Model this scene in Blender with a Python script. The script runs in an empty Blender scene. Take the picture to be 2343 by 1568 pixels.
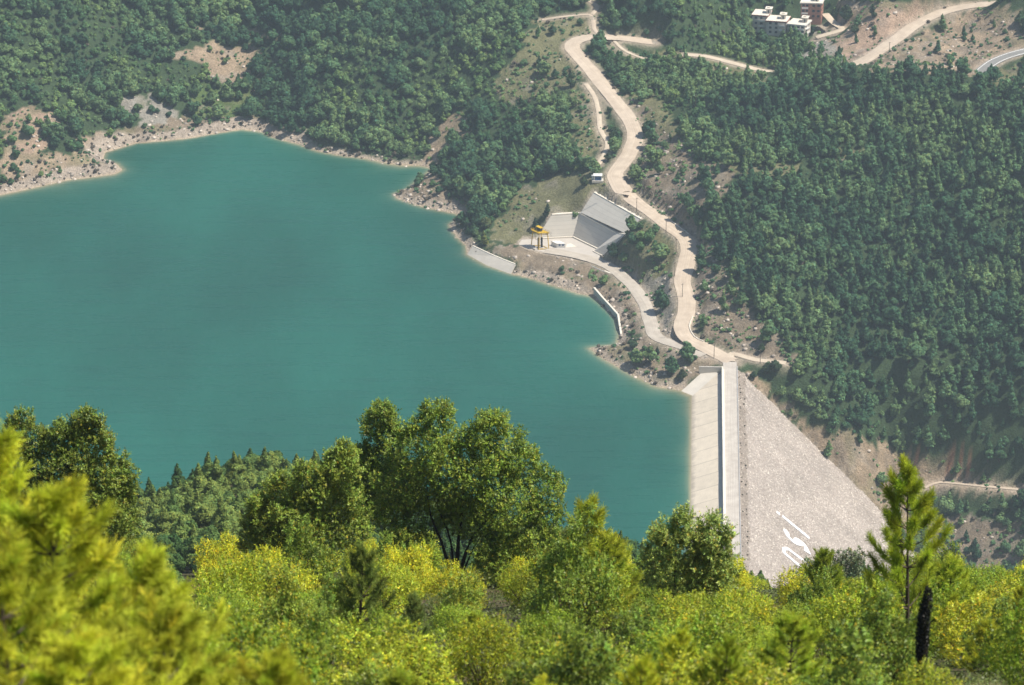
import bpy, math, random
import numpy as np
from mathutils import Vector

rng = np.random.default_rng(7)
random.seed(7)
C = bpy.context.scene.collection
SC = bpy.context.scene

# ------------------------------------------------------------------ camera
CAM_H = 900.0
PITCH = math.radians(25.5)          # looking down
FOC = 8340.0                        # focal length in units of a 2342-wide picture
PW, PH = 2342.0, 1567.0
CX, CY = PW / 2, PH / 2
cd = bpy.data.cameras.new('camera')
cam = bpy.data.objects.new('camera', cd)
C.objects.link(cam)
cam.location = (0, 0, CAM_H)
cam.rotation_euler = (math.pi / 2 - PITCH, 0, 0)
cd.sensor_width = 23.6
cd.lens = 23.6 * FOC / PW
cd.clip_start = 1.0
cd.clip_end = 9000
cd.dof.use_dof = True
cd.dof.focus_distance = 330
cd.dof.aperture_fstop = 1.5
SC.camera = cam

# ------------------------------------------------------------------ light
SUN_DIR = Vector((0.68, -0.14, 1.18)).normalized()
sel = math.asin(SUN_DIR.z)
srot = math.atan2(SUN_DIR.x, SUN_DIR.y)
w = bpy.data.worlds.new('World')
SC.world = w
w.use_nodes = True
nt = w.node_tree
bg = nt.nodes['Background']
sky = nt.nodes.new('ShaderNodeTexSky')
sky.sky_type = 'NISHITA'
sky.sun_disc = False
sky.sun_elevation = sel
sky.sun_rotation = srot
sky.altitude = 600
nt.links.new(sky.outputs[0], bg.inputs[0])
bg.inputs[1].default_value = 0.095
sl = bpy.data.lights.new('sun', 'SUN')
sl.energy = 5.0
sl.angle = math.radians(0.55)
sl.color = (1.0, 0.93, 0.82)
so = bpy.data.objects.new('sun', sl)
C.objects.link(so)
so.rotation_euler = SUN_DIR.to_track_quat('Z', 'Y').to_euler()
so.location = (0, 0, 1500)
SC.view_settings.view_transform = 'Standard'
SC.view_settings.look = 'None'
SC.view_settings.exposure = 0.38
SC.view_settings.gamma = 1.0
cy = SC.cycles
cy.use_denoising = True
cy.max_bounces = 5
cy.diffuse_bounces = 2
cy.glossy_bounces = 2
cy.transmission_bounces = 3
cy.transparent_max_bounces = 8
cy.volume_bounces = 0
cy.sample_clamp_indirect = 4

# ------------------------------------------------------------------ projection helpers
SP, CP = math.sin(PITCH), math.cos(PITCH)

def ray(px, py):
    u = (px - CX) / FOC
    v = -(py - CY) / FOC
    return np.array([u, CP + v * SP, -SP + v * CP])

def at_z(px, py, z):
    d = ray(px, py)
    t = (z - CAM_H) / d[2]
    return np.array([d[0] * t, d[1] * t, z])

def at_y(px, py, y):
    d = ray(px, py)
    t = y / d[1]
    return np.array([d[0] * t, y, CAM_H + d[2] * t])

def at_plane(px, py, p0, n):
    d = ray(px, py)
    o = np.array([0, 0, CAM_H])
    t = np.dot(p0 - o, n) / np.dot(d, n)
    return o + d * t

def project(x, y, z):
    dz = z - CAM_H
    depth = y * CP - dz * SP
    up = y * SP + dz * CP
    depth = np.maximum(depth, 1e-3)
    return CX + FOC * x / depth, CY - FOC * up / depth, depth

# pixel coordinates read off enlarged crops -> picture units
def c1(x, y): return (x / 1.8023 / 1.6533, y / 1.8023 / 1.6533)
def c2(x, y): return ((1300 + x / 1.8023) / 1.6533, y / 1.8023 / 1.6533)
def c3(x, y): return ((2572 + x / 1.8023) / 1.6533, y / 1.8023 / 1.6533)
def c4(x, y): return ((1700 + x / 2.34) / 1.6533, (650 + y / 2.34) / 1.6533)
def c5(x, y): return ((2500 + x / 1.568) / 1.6533, (1200 + y / 1.568) / 1.6533)
def c6(x, y): return ((1960 + x / 9.7625) / 1.6533, (820 + y / 9.7625) / 1.6533)
def c7(x, y): return ((2550 + x / 5.2275) / 1.6533, (1300 + y / 5.2275) / 1.6533)
def c8(x, y): return ((2800 + x / 5.8575) / 1.6533, (0 + y / 5.8575) / 1.6533)

# ------------------------------------------------------------------ noise
def smooth(t): return t * t * (3 - 2 * t)
_tab = rng.random((257, 257)) * 2 - 1
def vnoise(x, y):
    xi = np.floor(x).astype(int); yi = np.floor(y).astype(int)
    fx = smooth(x - xi); fy = smooth(y - yi)
    a = _tab[xi % 256, yi % 256]; b = _tab[(xi + 1) % 256, yi % 256]
    c = _tab[xi % 256, (yi + 1) % 256]; d = _tab[(xi + 1) % 256, (yi + 1) % 256]
    return (a * (1 - fx) + b * fx) * (1 - fy) + (c * (1 - fx) + d * fx) * fy
def fbm(x, y, o=4):
    s = 0; amp = 1; tot = 0
    for k in range(o):
        s = s + amp * vnoise(x * 2 ** k + 17.3 * k, y * 2 ** k + 9.1 * k); tot += amp; amp *= .55
    return s / tot

def sstep(a, b, x):
    t = np.clip((x - a) / (b - a), 0, 1)
    return t * t * (3 - 2 * t)

def in_poly(px, py, poly):
    ins = np.zeros(np.shape(px), bool)
    n = len(poly)
    for i in range(n):
        x1, y1 = poly[i][:2]; x2, y2 = poly[(i + 1) % n][:2]
        if y1 == y2: continue
        c = ((y1 > py) != (y2 > py)) & (px < (x2 - x1) * (py - y1) / (y2 - y1) + x1)
        ins ^= c
    return ins

def dist_poly(px, py, poly, closed=True, zs=None):
    best = np.full(np.shape(px), 1e9)
    bz = np.zeros(np.shape(px))
    n = len(poly)
    for i in range(n if closed else n - 1):
        a = poly[i]; b = poly[(i + 1) % n]
        dx, dy = b[0] - a[0], b[1] - a[1]
        L = dx * dx + dy * dy + 1e-12
        t = np.clip(((px - a[0]) * dx + (py - a[1]) * dy) / L, 0, 1)
        d = np.hypot(px - a[0] - t * dx, py - a[1] - t * dy)
        m = d < best
        best = np.where(m, d, best)
        if zs is not None:
            bz = np.where(m, a[2] + t * (b[2] - a[2]), bz)
    return (best, bz) if zs is not None else best

def catmull(pts, step=3.0):
    P = [np.array(p, float) for p in pts]
    P = [2 * P[0] - P[1]] + P + [2 * P[-1] - P[-2]]
    out = []
    for i in range(1, len(P) - 2):
        n = max(2, int(np.linalg.norm(P[i + 1] - P[i]) / step))
        for k in range(n):
            t = k / n
            out.append(0.5 * (2 * P[i] + (P[i + 1] - P[i - 1]) * t + (2 * P[i - 1] - 5 * P[i] + 4 * P[i + 1] - P[i + 2]) * t * t
                              + (3 * P[i] - P[i - 1] - 3 * P[i + 1] + P[i + 2]) * t ** 3))
    out.append(P[-2])
    return out

# ------------------------------------------------------------------ materials
def new_mat(name):
    m = bpy.data.materials.new(name)
    m.use_nodes = True
    return m, m.node_tree, m.node_tree.nodes['Principled BSDF']

def simple(name, col, rough=.8, var=.15, scale=1.5, bump=0.0, metal=0.0):
    m, t, p = new_mat(name)
    N = t.nodes.new
    tc = N('ShaderNodeTexCoord'); no = N('ShaderNodeTexNoise')
    no.inputs['Scale'].default_value = scale; no.inputs['Detail'].default_value = 6
    t.links.new(tc.outputs['Object'], no.inputs['Vector'])
    r = N('ShaderNodeValToRGB')
    r.color_ramp.elements[0].position = .3; r.color_ramp.elements[1].position = .7
    r.color_ramp.elements[0].color = (*[c * (1 - var) for c in col], 1)
    r.color_ramp.elements[1].color = (*[min(1, c * (1 + var)) for c in col], 1)
    t.links.new(no.outputs[0], r.inputs[0]); t.links.new(r.outputs[0], p.inputs['Base Color'])
    p.inputs['Roughness'].default_value = rough; p.inputs['Metallic'].default_value = metal
    p.inputs['Specular IOR Level'].default_value = .25
    if bump:
        b = N('ShaderNodeBump'); b.inputs['Strength'].default_value = bump
        t.links.new(no.outputs[0], b.inputs['Height']); t.links.new(b.outputs[0], p.inputs['Normal'])
    return m

def leaf_mat(name, transl=.25, rough=.55, spec=.3):
    m, t, p = new_mat(name)
    N = t.nodes.new
    at = N('ShaderNodeAttribute'); at.attribute_name = 'Col'
    oi = N('ShaderNodeObjectInfo')
    mx = N('ShaderNodeMix'); mx.data_type = 'RGBA'; mx.blend_type = 'MULTIPLY'; mx.inputs['Factor'].default_value = 1
    t.links.new(at.outputs['Color'], mx.inputs[6]); t.links.new(oi.outputs['Color'], mx.inputs[7])
    t.links.new(mx.outputs[2], p.inputs['Base Color'])
    p.inputs['Roughness'].default_value = rough
    p.inputs['Specular IOR Level'].default_value = spec
    tr = N('ShaderNodeBsdfTranslucent')
    t.links.new(mx.outputs[2], tr.inputs['Color'])
    ms = N('ShaderNodeMixShader'); ms.inputs[0].default_value = transl
    t.links.new(p.outputs[0], ms.inputs[1]); t.links.new(tr.outputs[0], ms.inputs[2])
    t.links.new(ms.outputs[0], t.nodes['Material Output'].inputs['Surface'])
    return m

M = {}
M['leaf'] = leaf_mat('leaf', .22, .45, .35)
M['needle'] = leaf_mat('needle', .4, .6, .2)
M['farleaf'] = leaf_mat('far_leaf', .2, .7, .1)
M['bark'] = simple('bark', (.07, .055, .04), .9, .35, 6, .4)
M['dark_bark'] = simple('dark_bark', (.022, .018, .014), .9, .3, 6, .4)
M['pale_wood'] = simple('pale_wood', (.42, .38, .32), .8, .2, 8)
M['dirt'] = simple('dirt_road', (.50, .405, .315), .95, .14, .35, .25)
M['pale_dirt'] = simple('pale_dirt', (.54, .47, .38), .95, .12, .4, .2)
M['asphalt'] = simple('asphalt', (.21, .21, .205), .9, .1, .5)
M['crest'] = simple('crest_gravel', (.50, .46, .41), .95, .06, .25)
M['white'] = simple('white_paint', (.78, .77, .74), .6, .05, 1)
M['cream'] = simple('cream_render', (.66, .61, .54), .8, .08, .7)
M['plain_grey'] = simple('grey_render', (.42, .42, .42), .8, .1, .7)  # even mid grey for the dam kerb and the culvert wall
M['pink'] = simple('pink_brick', (.46, .23, .17), .85, .18, .9)
M['red_trim'] = simple('red_trim', (.30, .09, .08), .7, .1, 2)
M['glass'] = simple('window_glass', (.06, .08, .10), .2, .2, 1)
M['blue'] = simple('blue_metal', (.05, .12, .28), .5, .15, 1)
M['yellow'] = simple('yellow_steel', (.62, .40, .03), .5, .12, 1.2)
M['dark_steel'] = simple('dark_steel', (.035, .035, .04), .6, .2, 2)
M['pole'] = simple('weathered_pole', (.13, .10, .08), .85, .2, 3)
M['rock'] = simple('rock', (.40, .36, .31), .95, .3, .6, .5)
M['letter'] = simple('white_limewash', (.92, .91, .90), .9, .05, .6)
M['zinc'] = simple('zinc_sheet', (.45, .50, .52), .5, .1, 1)

def concrete(name, col, jointu=None, jointv=None, jw=.05, var=.10, jd=.32, stain=None):
    """concrete with board/lift joints; u,v come from the mesh's UV in metres"""
    m, t, p = new_mat(name)
    N = t.nodes.new; L = t.links.new
    uv = N('ShaderNodeUVMap'); sx = N('ShaderNodeSeparateXYZ'); L(uv.outputs[0], sx.inputs[0])
    no = N('ShaderNodeTexNoise'); no.inputs['Scale'].default_value = .25; no.inputs['Detail'].default_value = 7
    tc = N('ShaderNodeTexCoord'); L(tc.outputs['Object'], no.inputs['Vector'])
    n2 = N('ShaderNodeTexNoise'); n2.inputs['Scale'].default_value = 1.2; n2.inputs['Detail'].default_value = 3
    mp = N('ShaderNodeMapping'); mp.inputs['Scale'].default_value = (.18, 1.6, 1); L(uv.outputs[0], mp.inputs[0]); L(mp.outputs[0], n2.inputs['Vector'])
    def math_(op, a, b=None):
        q = N('ShaderNodeMath'); q.operation = op
        for i, s in enumerate((a, b)):
            if s is None: continue
            if isinstance(s, (int, float)): q.inputs[i].default_value = s
            else: L(s, q.inputs[i])
        return q.outputs[0]
    fac = math_('MULTIPLY', math_('SUBTRACT', no.outputs[0], .5), var * 4)
    fac = math_('ADD', fac, math_('MULTIPLY', math_('SUBTRACT', n2.outputs[0], .5), var * 2))
    val = math_('ADD', fac, 1.0)
    for ax, j in ((0, jointu), (1, jointv)):
        if not j: continue
        fr = math_('PINGPONG', sx.outputs[ax], j / 2)
        line = math_('LESS_THAN', fr, jw)
        val = math_('MULTIPLY', val, math_('SUBTRACT', 1.0, math_('MULTIPLY', line, jd)))
        # each pour has its own tone
        idx = math_('FLOOR', math_('DIVIDE', math_('ADD', sx.outputs[ax], j / 2 if False else 0.0), j))
        wn = N('ShaderNodeTexWhiteNoise'); wn.noise_dimensions = '1D'; L(idx, wn.inputs['W'])
        val = math_('MULTIPLY', val, math_('ADD', math_('MULTIPLY', wn.outputs['Value'], var * 1.3), 1 - var * .65))
    if stain is not None:
        mr = N('ShaderNodeMapRange'); mr.inputs[1].default_value = stain; mr.inputs[2].default_value = stain + 2.6; mr.inputs[3].default_value = .62; mr.inputs[4].default_value = 1.0
        L(math_('ADD', sx.outputs[1], math_('MULTIPLY', math_('SUBTRACT', no.outputs[0], .5), 4.0)), mr.inputs[0]); val = math_('MULTIPLY', val, mr.outputs[0])
    mul = N('ShaderNodeVectorMath'); mul.operation = 'SCALE'; mul.inputs[0].default_value = col
    L(val, mul.inputs['Scale']); L(mul.outputs[0], p.inputs['Base Color'])
    p.inputs['Roughness'].default_value = .9; p.inputs['Specular IOR Level'].default_value = .2
    return m
M['face'] = concrete('face_concrete', (.66, .58, .465), 15.0, None, .30, .09, .32, -16.6)
M['wallc'] = concrete('wall_concrete', (.64, .60, .53), None, 3.0, .12, .05, .18)
M['conc'] = concrete('plain_concrete', (.56, .52, .455), None, None, .1, .10)
M['coping'] = simple('coping_concrete', (.74, .68, .58), .85, .06, 1)

# terrain: vertex colour times fine mottling, stones and bump
def ground_mat():
    m, t, p = new_mat('ground')
    N = t.nodes.new; L = t.links.new
    at = N('ShaderNodeAttribute'); at.attribute_name = 'Col'
    tc = N('ShaderNodeTexCoord')
    def noise(s, d=6, r=.6):
        n = N('ShaderNodeTexNoise'); n.inputs['Scale'].default_value = s; n.inputs['Detail'].default_value = d
        n.inputs['Roughness'].default_value = r; L(tc.outputs['Object'], n.inputs['Vector']); return n
    n1 = noise(.12, 8, .7); n2 = noise(.9, 5, .7)
    def rng_(sock, a, b, lo=.3, hi=.7):
        q = N('ShaderNodeMapRange'); q.inputs[1].default_value = lo; q.inputs[2].default_value = hi
        q.inputs[3].default_value = a; q.inputs[4].default_value = b; L(sock, q.inputs[0]); return q.outputs[0]
    a = rng_(n1.outputs[0], .7, 1.3); b = rng_(n2.outputs[0], .62, 1.38)
    mu = N('ShaderNodeMath'); mu.operation = 'MULTIPLY'; L(a, mu.inputs[0]); L(b, mu.inputs[1])
    sc = N('ShaderNodeVectorMath'); sc.operation = 'SCALE'; L(at.outputs['Color'], sc.inputs[0]); L(mu.outputs[0], sc.inputs['Scale'])
    L(sc.outputs[0], p.inputs['Base Color'])
    p.inputs['Roughness'].default_value = .95; p.inputs['Specular IOR Level'].default_value = .1
    bm = N('ShaderNodeBump'); bm.inputs['Strength'].default_value = .9; bm.inputs['Distance'].default_value = 1.2
    ad = N('ShaderNodeMath'); ad.operation = 'ADD'; L(n2.outputs[0], ad.inputs[0])
    n3 = noise(.35, 6, .7); L(n3.outputs[0], ad.inputs[1]); L(ad.outputs[0], bm.inputs['Height']); L(bm.outputs[0], p.inputs['Normal'])
    return m
M['ground'] = ground_mat()

def rockfill_mat():
    m, t, p = new_mat('rockfill')
    N = t.nodes.new; L = t.links.new
    at = N('ShaderNodeAttribute'); at.attribute_name = 'Col'
    tc = N('ShaderNodeTexCoord')
    mp = N('ShaderNodeMapping'); mp.inputs['Scale'].default_value = (1.5, 1.5, 1.5); L(tc.outputs['Object'], mp.inputs[0])
    vo = N('ShaderNodeTexVoronoi'); vo.inputs['Scale'].default_value = 1.0; L(mp.outputs[0], vo.inputs['Vector'])
    sp = N('ShaderNodeSeparateColor'); L(vo.outputs['Color'], sp.inputs[0])
    r = N('ShaderNodeValToRGB'); e = r.color_ramp.elements
    e[0].position = 0; e[0].color = (.34, .285, .25, 1); e[1].position = 1; e[1].color = (.80, .73, .63, 1)
    x = e.new(.45); x.color = (.43, .38, .335, 1); x = e.new(.86); x.color = (.50, .43, .38, 1); 
    L(sp.outputs[0], r.inputs[0])
    n1 = N('ShaderNodeTexNoise'); n1.inputs['Scale'].default_value = .05; n1.inputs['Detail'].default_value = 5; L(tc.outputs['Object'], n1.inputs['Vector'])
    mr = N('ShaderNodeMapRange'); mr.inputs[1].default_value = .35; mr.inputs[2].default_value = .65; mr.inputs[3].default_value = .88; mr.inputs[4].default_value = 1.1
    L(n1.outputs[0], mr.inputs[0])
    sc = N('ShaderNodeVectorMath'); sc.operation = 'SCALE'; L(r.outputs[0], sc.inputs[0]); L(mr.outputs[0], sc.inputs['Scale'])
    mx = N('ShaderNodeMix'); mx.data_type = 'RGBA'; mx.blend_type = 'MULTIPLY'; mx.inputs['Factor'].default_value = 1
    L(sc.outputs[0], mx.inputs[6]); L(at.outputs['Color'], mx.inputs[7]); L(mx.outputs[2], p.inputs['Base Color'])
    bm = N('ShaderNodeBump'); bm.inputs['Strength'].default_value = .8; bm.inputs['Distance'].default_value = .8
    L(vo.outputs['Distance'], bm.inputs['Height']); bm.invert = True; L(bm.outputs[0], p.inputs['Normal'])
    p.inputs['Roughness'].default_value = .95; p.inputs['Specular IOR Level'].default_value = .1
    return m
M['rockfill'] = rockfill_mat()

def water_mat():
    m, t, p = new_mat('reservoir_water')
    N = t.nodes.new; L = t.links.new
    at = N('ShaderNodeAttribute'); at.attribute_name = 'Col'
    tc = N('ShaderNodeTexCoord')
    mp = N('ShaderNodeMapping'); mp.inputs['Scale'].default_value = (1, .35, 1); mp.inputs['Rotation'].default_value = (0, 0, .25); L(tc.outputs['Object'], mp.inputs[0])
    n0 = N('ShaderNodeTexNoise'); n0.inputs['Scale'].default_value = .012; n0.inputs['Detail'].default_value = 5; L(mp.outputs[0], n0.inputs['Vector'])
    mr = N('ShaderNodeMapRange'); mr.inputs[1].default_value = .35; mr.inputs[2].default_value = .65; mr.inputs[3].default_value = .82; mr.inputs[4].default_value = 1.14
    L(n0.outputs[0], mr.inputs[0])
    mp2 = N('ShaderNodeMapping'); mp2.inputs['Scale'].default_value = (.02, .14, 1); mp2.inputs['Rotation'].default_value = (0, 0, -.12); L(tc.outputs['Object'], mp2.inputs[0])
    n4 = N('ShaderNodeTexNoise'); n4.inputs['Scale'].default_value = 1.0; n4.inputs['Detail'].default_value = 6; n4.inputs['Roughness'].default_value = .7; L(mp2.outputs[0], n4.inputs['Vector'])
    m4 = N('ShaderNodeMapRange'); m4.inputs[1].default_value = .3; m4.inputs[2].default_value = .7; m4.inputs[3].default_value = .93; m4.inputs[4].default_value = 1.07; L(n4.outputs[0], m4.inputs[0])
    mm = N('ShaderNodeMath'); mm.operation = 'MULTIPLY'; L(mr.outputs[0], mm.inputs[0]); L(m4.outputs[0], mm.inputs[1])
    m5 = N('ShaderNodeMapRange'); m5.inputs[1].default_value = .35; m5.inputs[2].default_value = .65; m5.inputs[3].default_value = .2; m5.inputs[4].default_value = .42; L(n4.outputs[0], m5.inputs[0]); L(m5.outputs[0], p.inputs['Roughness'])
    sc = N('ShaderNodeVectorMath'); sc.operation = 'SCALE'; L(at.outputs['Color'], sc.inputs[0]); L(mm.outputs[0], sc.inputs['Scale'])
    L(sc.outputs[0], p.inputs['Base Color'])
    n = N('ShaderNodeTexNoise'); n.inputs['Scale'].default_value = .55; n.inputs['Detail'].default_value = 4; L(mp.outputs[0], n.inputs['Vector'])
    bm = N('ShaderNodeBump'); bm.inputs['Strength'].default_value = .35; bm.inputs['Distance'].default_value = .4
    L(n.outputs[0], bm.inputs['Height']); L(bm.outputs[0], p.inputs['Normal'])
    p.inputs['Roughness'].default_value = .28; p.inputs['IOR'].default_value = 1.33
    p.inputs['Specular IOR Level'].default_value = .35
    return m
M['water'] = water_mat()

# ------------------------------------------------------------------ mesh helpers
def tag(o, label=None, cat=None, group=None, kind=None):
    if label: o['label'] = label
    if cat: o['category'] = cat
    if group: o['group'] = group
    if kind: o['kind'] = kind
    return o

def empty(name, loc=(0, 0, 0), rz=0):
    o = bpy.data.objects.new(name, None); C.objects.link(o)
    o.location = loc; o.rotation_euler = (0, 0, rz); o.empty_display_size = .5
    return o

def np_mesh(name, V, F, col=None, smooth_=False):
    """V (n,3), F (m,k) equal-sized faces, col (m,3) per face or (n,3) per vertex"""
    V = np.asarray(V, np.float32); F = np.asarray(F, np.int32)
    me = bpy.data.meshes.new(name)
    me.vertices.add(len(V)); me.vertices.foreach_set('co', V.ravel())
    k = F.shape[1]
    me.loops.add(F.size); me.loops.foreach_set('vertex_index', F.ravel())
    me.polygons.add(len(F))
    me.polygons.foreach_set('loop_start', np.arange(0, F.size, k, dtype=np.int32))
    me.polygons.foreach_set('loop_total', np.full(len(F), k, np.int32))
    if smooth_: me.polygons.foreach_set('use_smooth', np.ones(len(F), bool))
    if col is not None:
        col = np.asarray(col, np.float32)
        dom = 'FACE' if len(col) == len(F) and len(col) != len(V) else 'POINT'
        if dom == 'FACE':
            col = np.repeat(col, k, axis=0); dom = 'CORNER'
        a = me.attributes.new('Col', 'FLOAT_COLOR', dom)
        a.data.foreach_set('color', np.hstack([col, np.ones((len(col), 1), np.float32)]).ravel())
    me.update(calc_edges=True)
    return me

def link(name, me, mat=None, parent=None):
    o = bpy.data.objects.new(name, me); C.objects.link(o)
    if mat is not None and not me.materials: me.materials.append(mat)
    if parent is not None: o.parent = parent
    return o

class MB:
    def __init__(s): s.v = []; s.f = []; s.uv = []
    def face(s, pts, uv=None):
        i = len(s.v); s.v += [tuple(map(float, p)) for p in pts]; s.f.append(list(range(i, i + len(pts))))
        s.uv.append(uv)
    def box(s, c, size, rz=0, taper=1.0, tilt=None):
        cx, cy_, cz = c; sx, sy, sz = [q / 2 for q in size]
        P = []
        for k, zz in ((1, -sz), (taper, sz)):
            for x, y in ((-sx, -sy), (sx, -sy), (sx, sy), (-sx, sy)):
                x *= k; y *= k
                P.append((cx + x * math.cos(rz) - y * math.sin(rz), cy_ + x * math.sin(rz) + y * math.cos(rz), cz + zz))
        for q in ((3, 2, 1, 0), (4, 5, 6, 7), (0, 1, 5, 4), (1, 2, 6, 5), (2, 3, 7, 6), (3, 0, 4, 7)):
            s.face([P[j] for j in q])
    def hexa(s, bot, top):
        n = len(bot)
        s.face(list(reversed(bot))); s.face(top)
        for i in range(n):
            j = (i + 1) % n
            s.face([bot[i], bot[j], top[j], top[i]])
    def tube(s, pts, rad, n=6, cap=True):
        pts = [np.array(p, float) for p in pts]
        if not hasattr(rad, '__len__'): rad = [rad] * len(pts)
        rings = []
        for i, p in enumerate(pts):
            d = pts[min(i + 1, len(pts) - 1)] - pts[max(i - 1, 0)]
            d = d / (np.linalg.norm(d) + 1e-9)
            a = np.cross(d, (0, 0, 1) if abs(d[2]) < .9 else (1, 0, 0)); a /= np.linalg.norm(a)
            b = np.cross(d, a)
            rings.append([p + rad[i] * (math.cos(t) * a + math.sin(t) * b) for t in np.linspace(0, 2 * math.pi, n, endpoint=False)])
        for i in range(len(rings) - 1):
            for k in range(n):
                j = (k + 1) % n
                s.face([rings[i][k], rings[i][j], rings[i + 1][j], rings[i + 1][k]])
        if cap:
            s.face(rings[0]); s.face(list(reversed(rings[-1])))
    def build(s, name, mat, parent=None, origin=None):
        me = bpy.data.meshes.new(name)
        v = s.v
        if origin is not None: v = [(a - origin[0], b - origin[1], c - origin[2]) for a, b, c in v]
        me.from_pydata(v, [], s.f)
        if any(u is not None for u in s.uv):
            l = me.uv_layers.new(name='UVMap')
            k = 0
            for f, u in zip(s.f, s.uv):
                for j in range(len(f)):
                    l.data[k].uv = u[j] if u is not None else (0, 0); k += 1
        me.materials.append(mat)
        o = link(name, me, None, parent)
        if origin is not None and parent is None: o.location = origin
        return o

def panel(mb, a, b, c, d, thick=.8, back=None):
    """slab with front face a(bottom left) b(bottom right) c(top right) d(top left); UV in metres on the front"""
    a, b, c, d = [np.array(q, float) for q in (a, b, c, d)]
    n = np.cross(b - a, d - a); n /= np.linalg.norm(n)
    if np.dot(n, a - np.array([0, 0, CAM_H])) > 0: n = -n          # n faces the open side
    lu = np.linalg.norm(b - a); lv = np.linalg.norm(d - a)
    off = -n * thick
    mb.face([a, b, c, d], [(0, 0), (lu, 0), (lu, lv), (0, lv)])
    A, B, Cc, D = a + off, b + off, c + off, d + off
    mb.face([D, Cc, B, A])
    for p, q, r, s_ in ((a, A, B, b), (b, B, Cc, c), (c, Cc, D, d), (d, D, A, a)):
        mb.face([p, q, r, s_])

# ================================================================== LAYOUT (all in metres, lake level z = 0)
AZ = math.radians(2.7)
DA = np.array([math.sin(AZ), math.cos(AZ), 0.0])     # along the crest, away from the camera
DB = np.array([math.cos(AZ), -math.sin(AZ), 0.0])    # across the crest, downstream
CREST_Z = 8.0
DO = at_z(1650.6, 838, CREST_Z + 1.0); DO[2] = 0      # upstream edge of the parapet at the far abutment
def DP(u, v, z): return DO + DA * u + DB * v + np.array([0, 0, z])
LEDGE_Z = 5.2
V_LEDGE = -2.15
S_UP = .36
V_WATER = V_LEDGE - LEDGE_Z / S_UP
V_ROADR = 8.8
S_DN = .86
def dn_z(v): return CREST_Z - .1 - S_DN * (v - V_ROADR)
dn_n = np.cross(DA, DB + np.array([0, 0, -S_DN])); dn_n /= np.linalg.norm(dn_n)
dn_p = DP(0, V_ROADR, CREST_Z - .1)
def uv_of(x, y):
    dx = x - DO[0]; dy = y - DO[1]
    return dx * DA[0] + dy * DA[1], dx * DB[0] + dy * DB[1]

# --- roads: (picture x, picture y, elevation)
def mk(pts, zs):
    n = len(pts)
    zz = np.interp(np.linspace(0, 1, n), np.linspace(0, 1, len(zs)), zs) if len(zs) != n else zs
    return [at_z(p[0], p[1], z) for p, z in zip(pts, zz)]

main_px = [c2(2100, 285), c2(1930, 263), c2(1800, 252), c2(1690, 250), c2(1590, 275), c2(1556, 320), c2(1605, 390), c2(1700, 495), c2(1800, 625), c2(1895, 740),
           c2(1960, 840), c2(1985, 940), c2(1950, 1040), c2(1885, 1130), c2(1850, 1200), c2(1905, 1315), c4(1500, 90), c4(1610, 235), c4(1800, 370),
           c4(1960, 490), c4(2085, 590), c4(2115, 700), c4(2085, 850), c4(2060, 980), c4(2100, 1140), c4(2095, 1250), c4(2055, 1370), c4(2110, 1475),
           (1600, 788), (1640, 808), (1672, 826)]
main_z = [50, 53, 55, 56, 56, 55, 53, 50, 47, 44, 42, 39, 37, 35, 34, 33, 32, 31, 29, 27, 25, 23, 20, 17.5, 15, 13, 11.5, 10, 9, 8.3, 8.0]
low_px = [(1612, 812), c4(2060, 1540), c4(1935, 1505), c4(1815, 1440), c4(1775, 1320), c4(1725, 1160), c4(1620, 1010), c4(1510, 905), c4(1400, 830), c4(1250, 770), c4(1030, 720), c4(850, 690)]
low_z = [8.3, 8, 7.5, 7, 6.5, 6, 5.5, 5, 4.7, 4.4, 4.2, 4.1]
ROADS = {
    'main': (mk(main_px, main_z), 8.6),
    'lower': (mk(low_px, low_z), 7.2),
    'spur': (mk([(1672, 826), c5(420, 215), c5(560, 250), c5(660, 262), c5(740, 270)], [8, 8, 8.2, 8.5, 8.8]), 4.6),
    'mid': (mk([c3(40, 370), c3(200, 388), c3(400, 440), c3(540, 475), c3(655, 498)], [48, 46, 44, 42, 41]), 5.0),
    'top': (mk([c3(1160, 480), c3(1220, 430), c3(1310, 380), c3(1450, 280), c3(1600, 172), c3(1750, 95), c3(1900, 52), c3(2100, 27), c3(2450, 12)], [54, 56, 58, 61, 64, 67, 69, 71, 73]), 7.4),
    'asphalt': (mk([c3(2020, 530), c3(2060, 480), c3(2140, 420), c3(2250, 375), c3(2400, 335)], [64, 66, 68, 70, 72]), 7.4),
    'track': (mk([c2(1650, 570), c2(1710, 660), c2(1735, 760), c2(1750, 880), c2(1795, 970), c2(1780, 1040), c2(1735, 1120)], [49, 46, 43, 40, 37.5, 36, 34.5]), 3.0),
    'farm': (mk([c2(1350, 135), c2(1500, 112), c2(1680, 100), c2(1700, 150), c2(1712, 205), c2(1760, 245)], [58, 60, 61, 59, 57, 56]), 2.8),
    'farm2': (mk([c2(1640, -10), c2(1715, 30), c2(1722, 62), c2(1690, 100)], [64, 63, 62, 61]), 3.0),
    'dirt2': (mk([c2(1830, 265), c2(1900, 335), c2(1980, 375), c2(2050, 400)], [54, 52, 50, 48]), 2.4),
    'yard': (mk([c8(1880, 300), c8(2030, 470), c8(2150, 560), c8(2250, 650), c8(1900, 760), c8(1680, 830)], [52, 51, 50, 49, 47, 45.5]), 5.0),
    'trackR': (mk([c5(1560, 1010), (2150, 1103), (2230, 1110), (2342, 1120)], [-62, -60, -58, -57]), 2.2),
}
ROADS['main'] = (ROADS['main'][0], 10.0); ROADS['top'] = (ROADS['top'][0], 9.0); ROADS['lower'] = (ROADS['lower'][0], 8.2); ROADS['asphalt'] = (ROADS['asphalt'][0], 8.6)
ROAD3 = {k: (catmull(v[0], 3.0), v[1]) for k, v in ROADS.items()}

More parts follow.
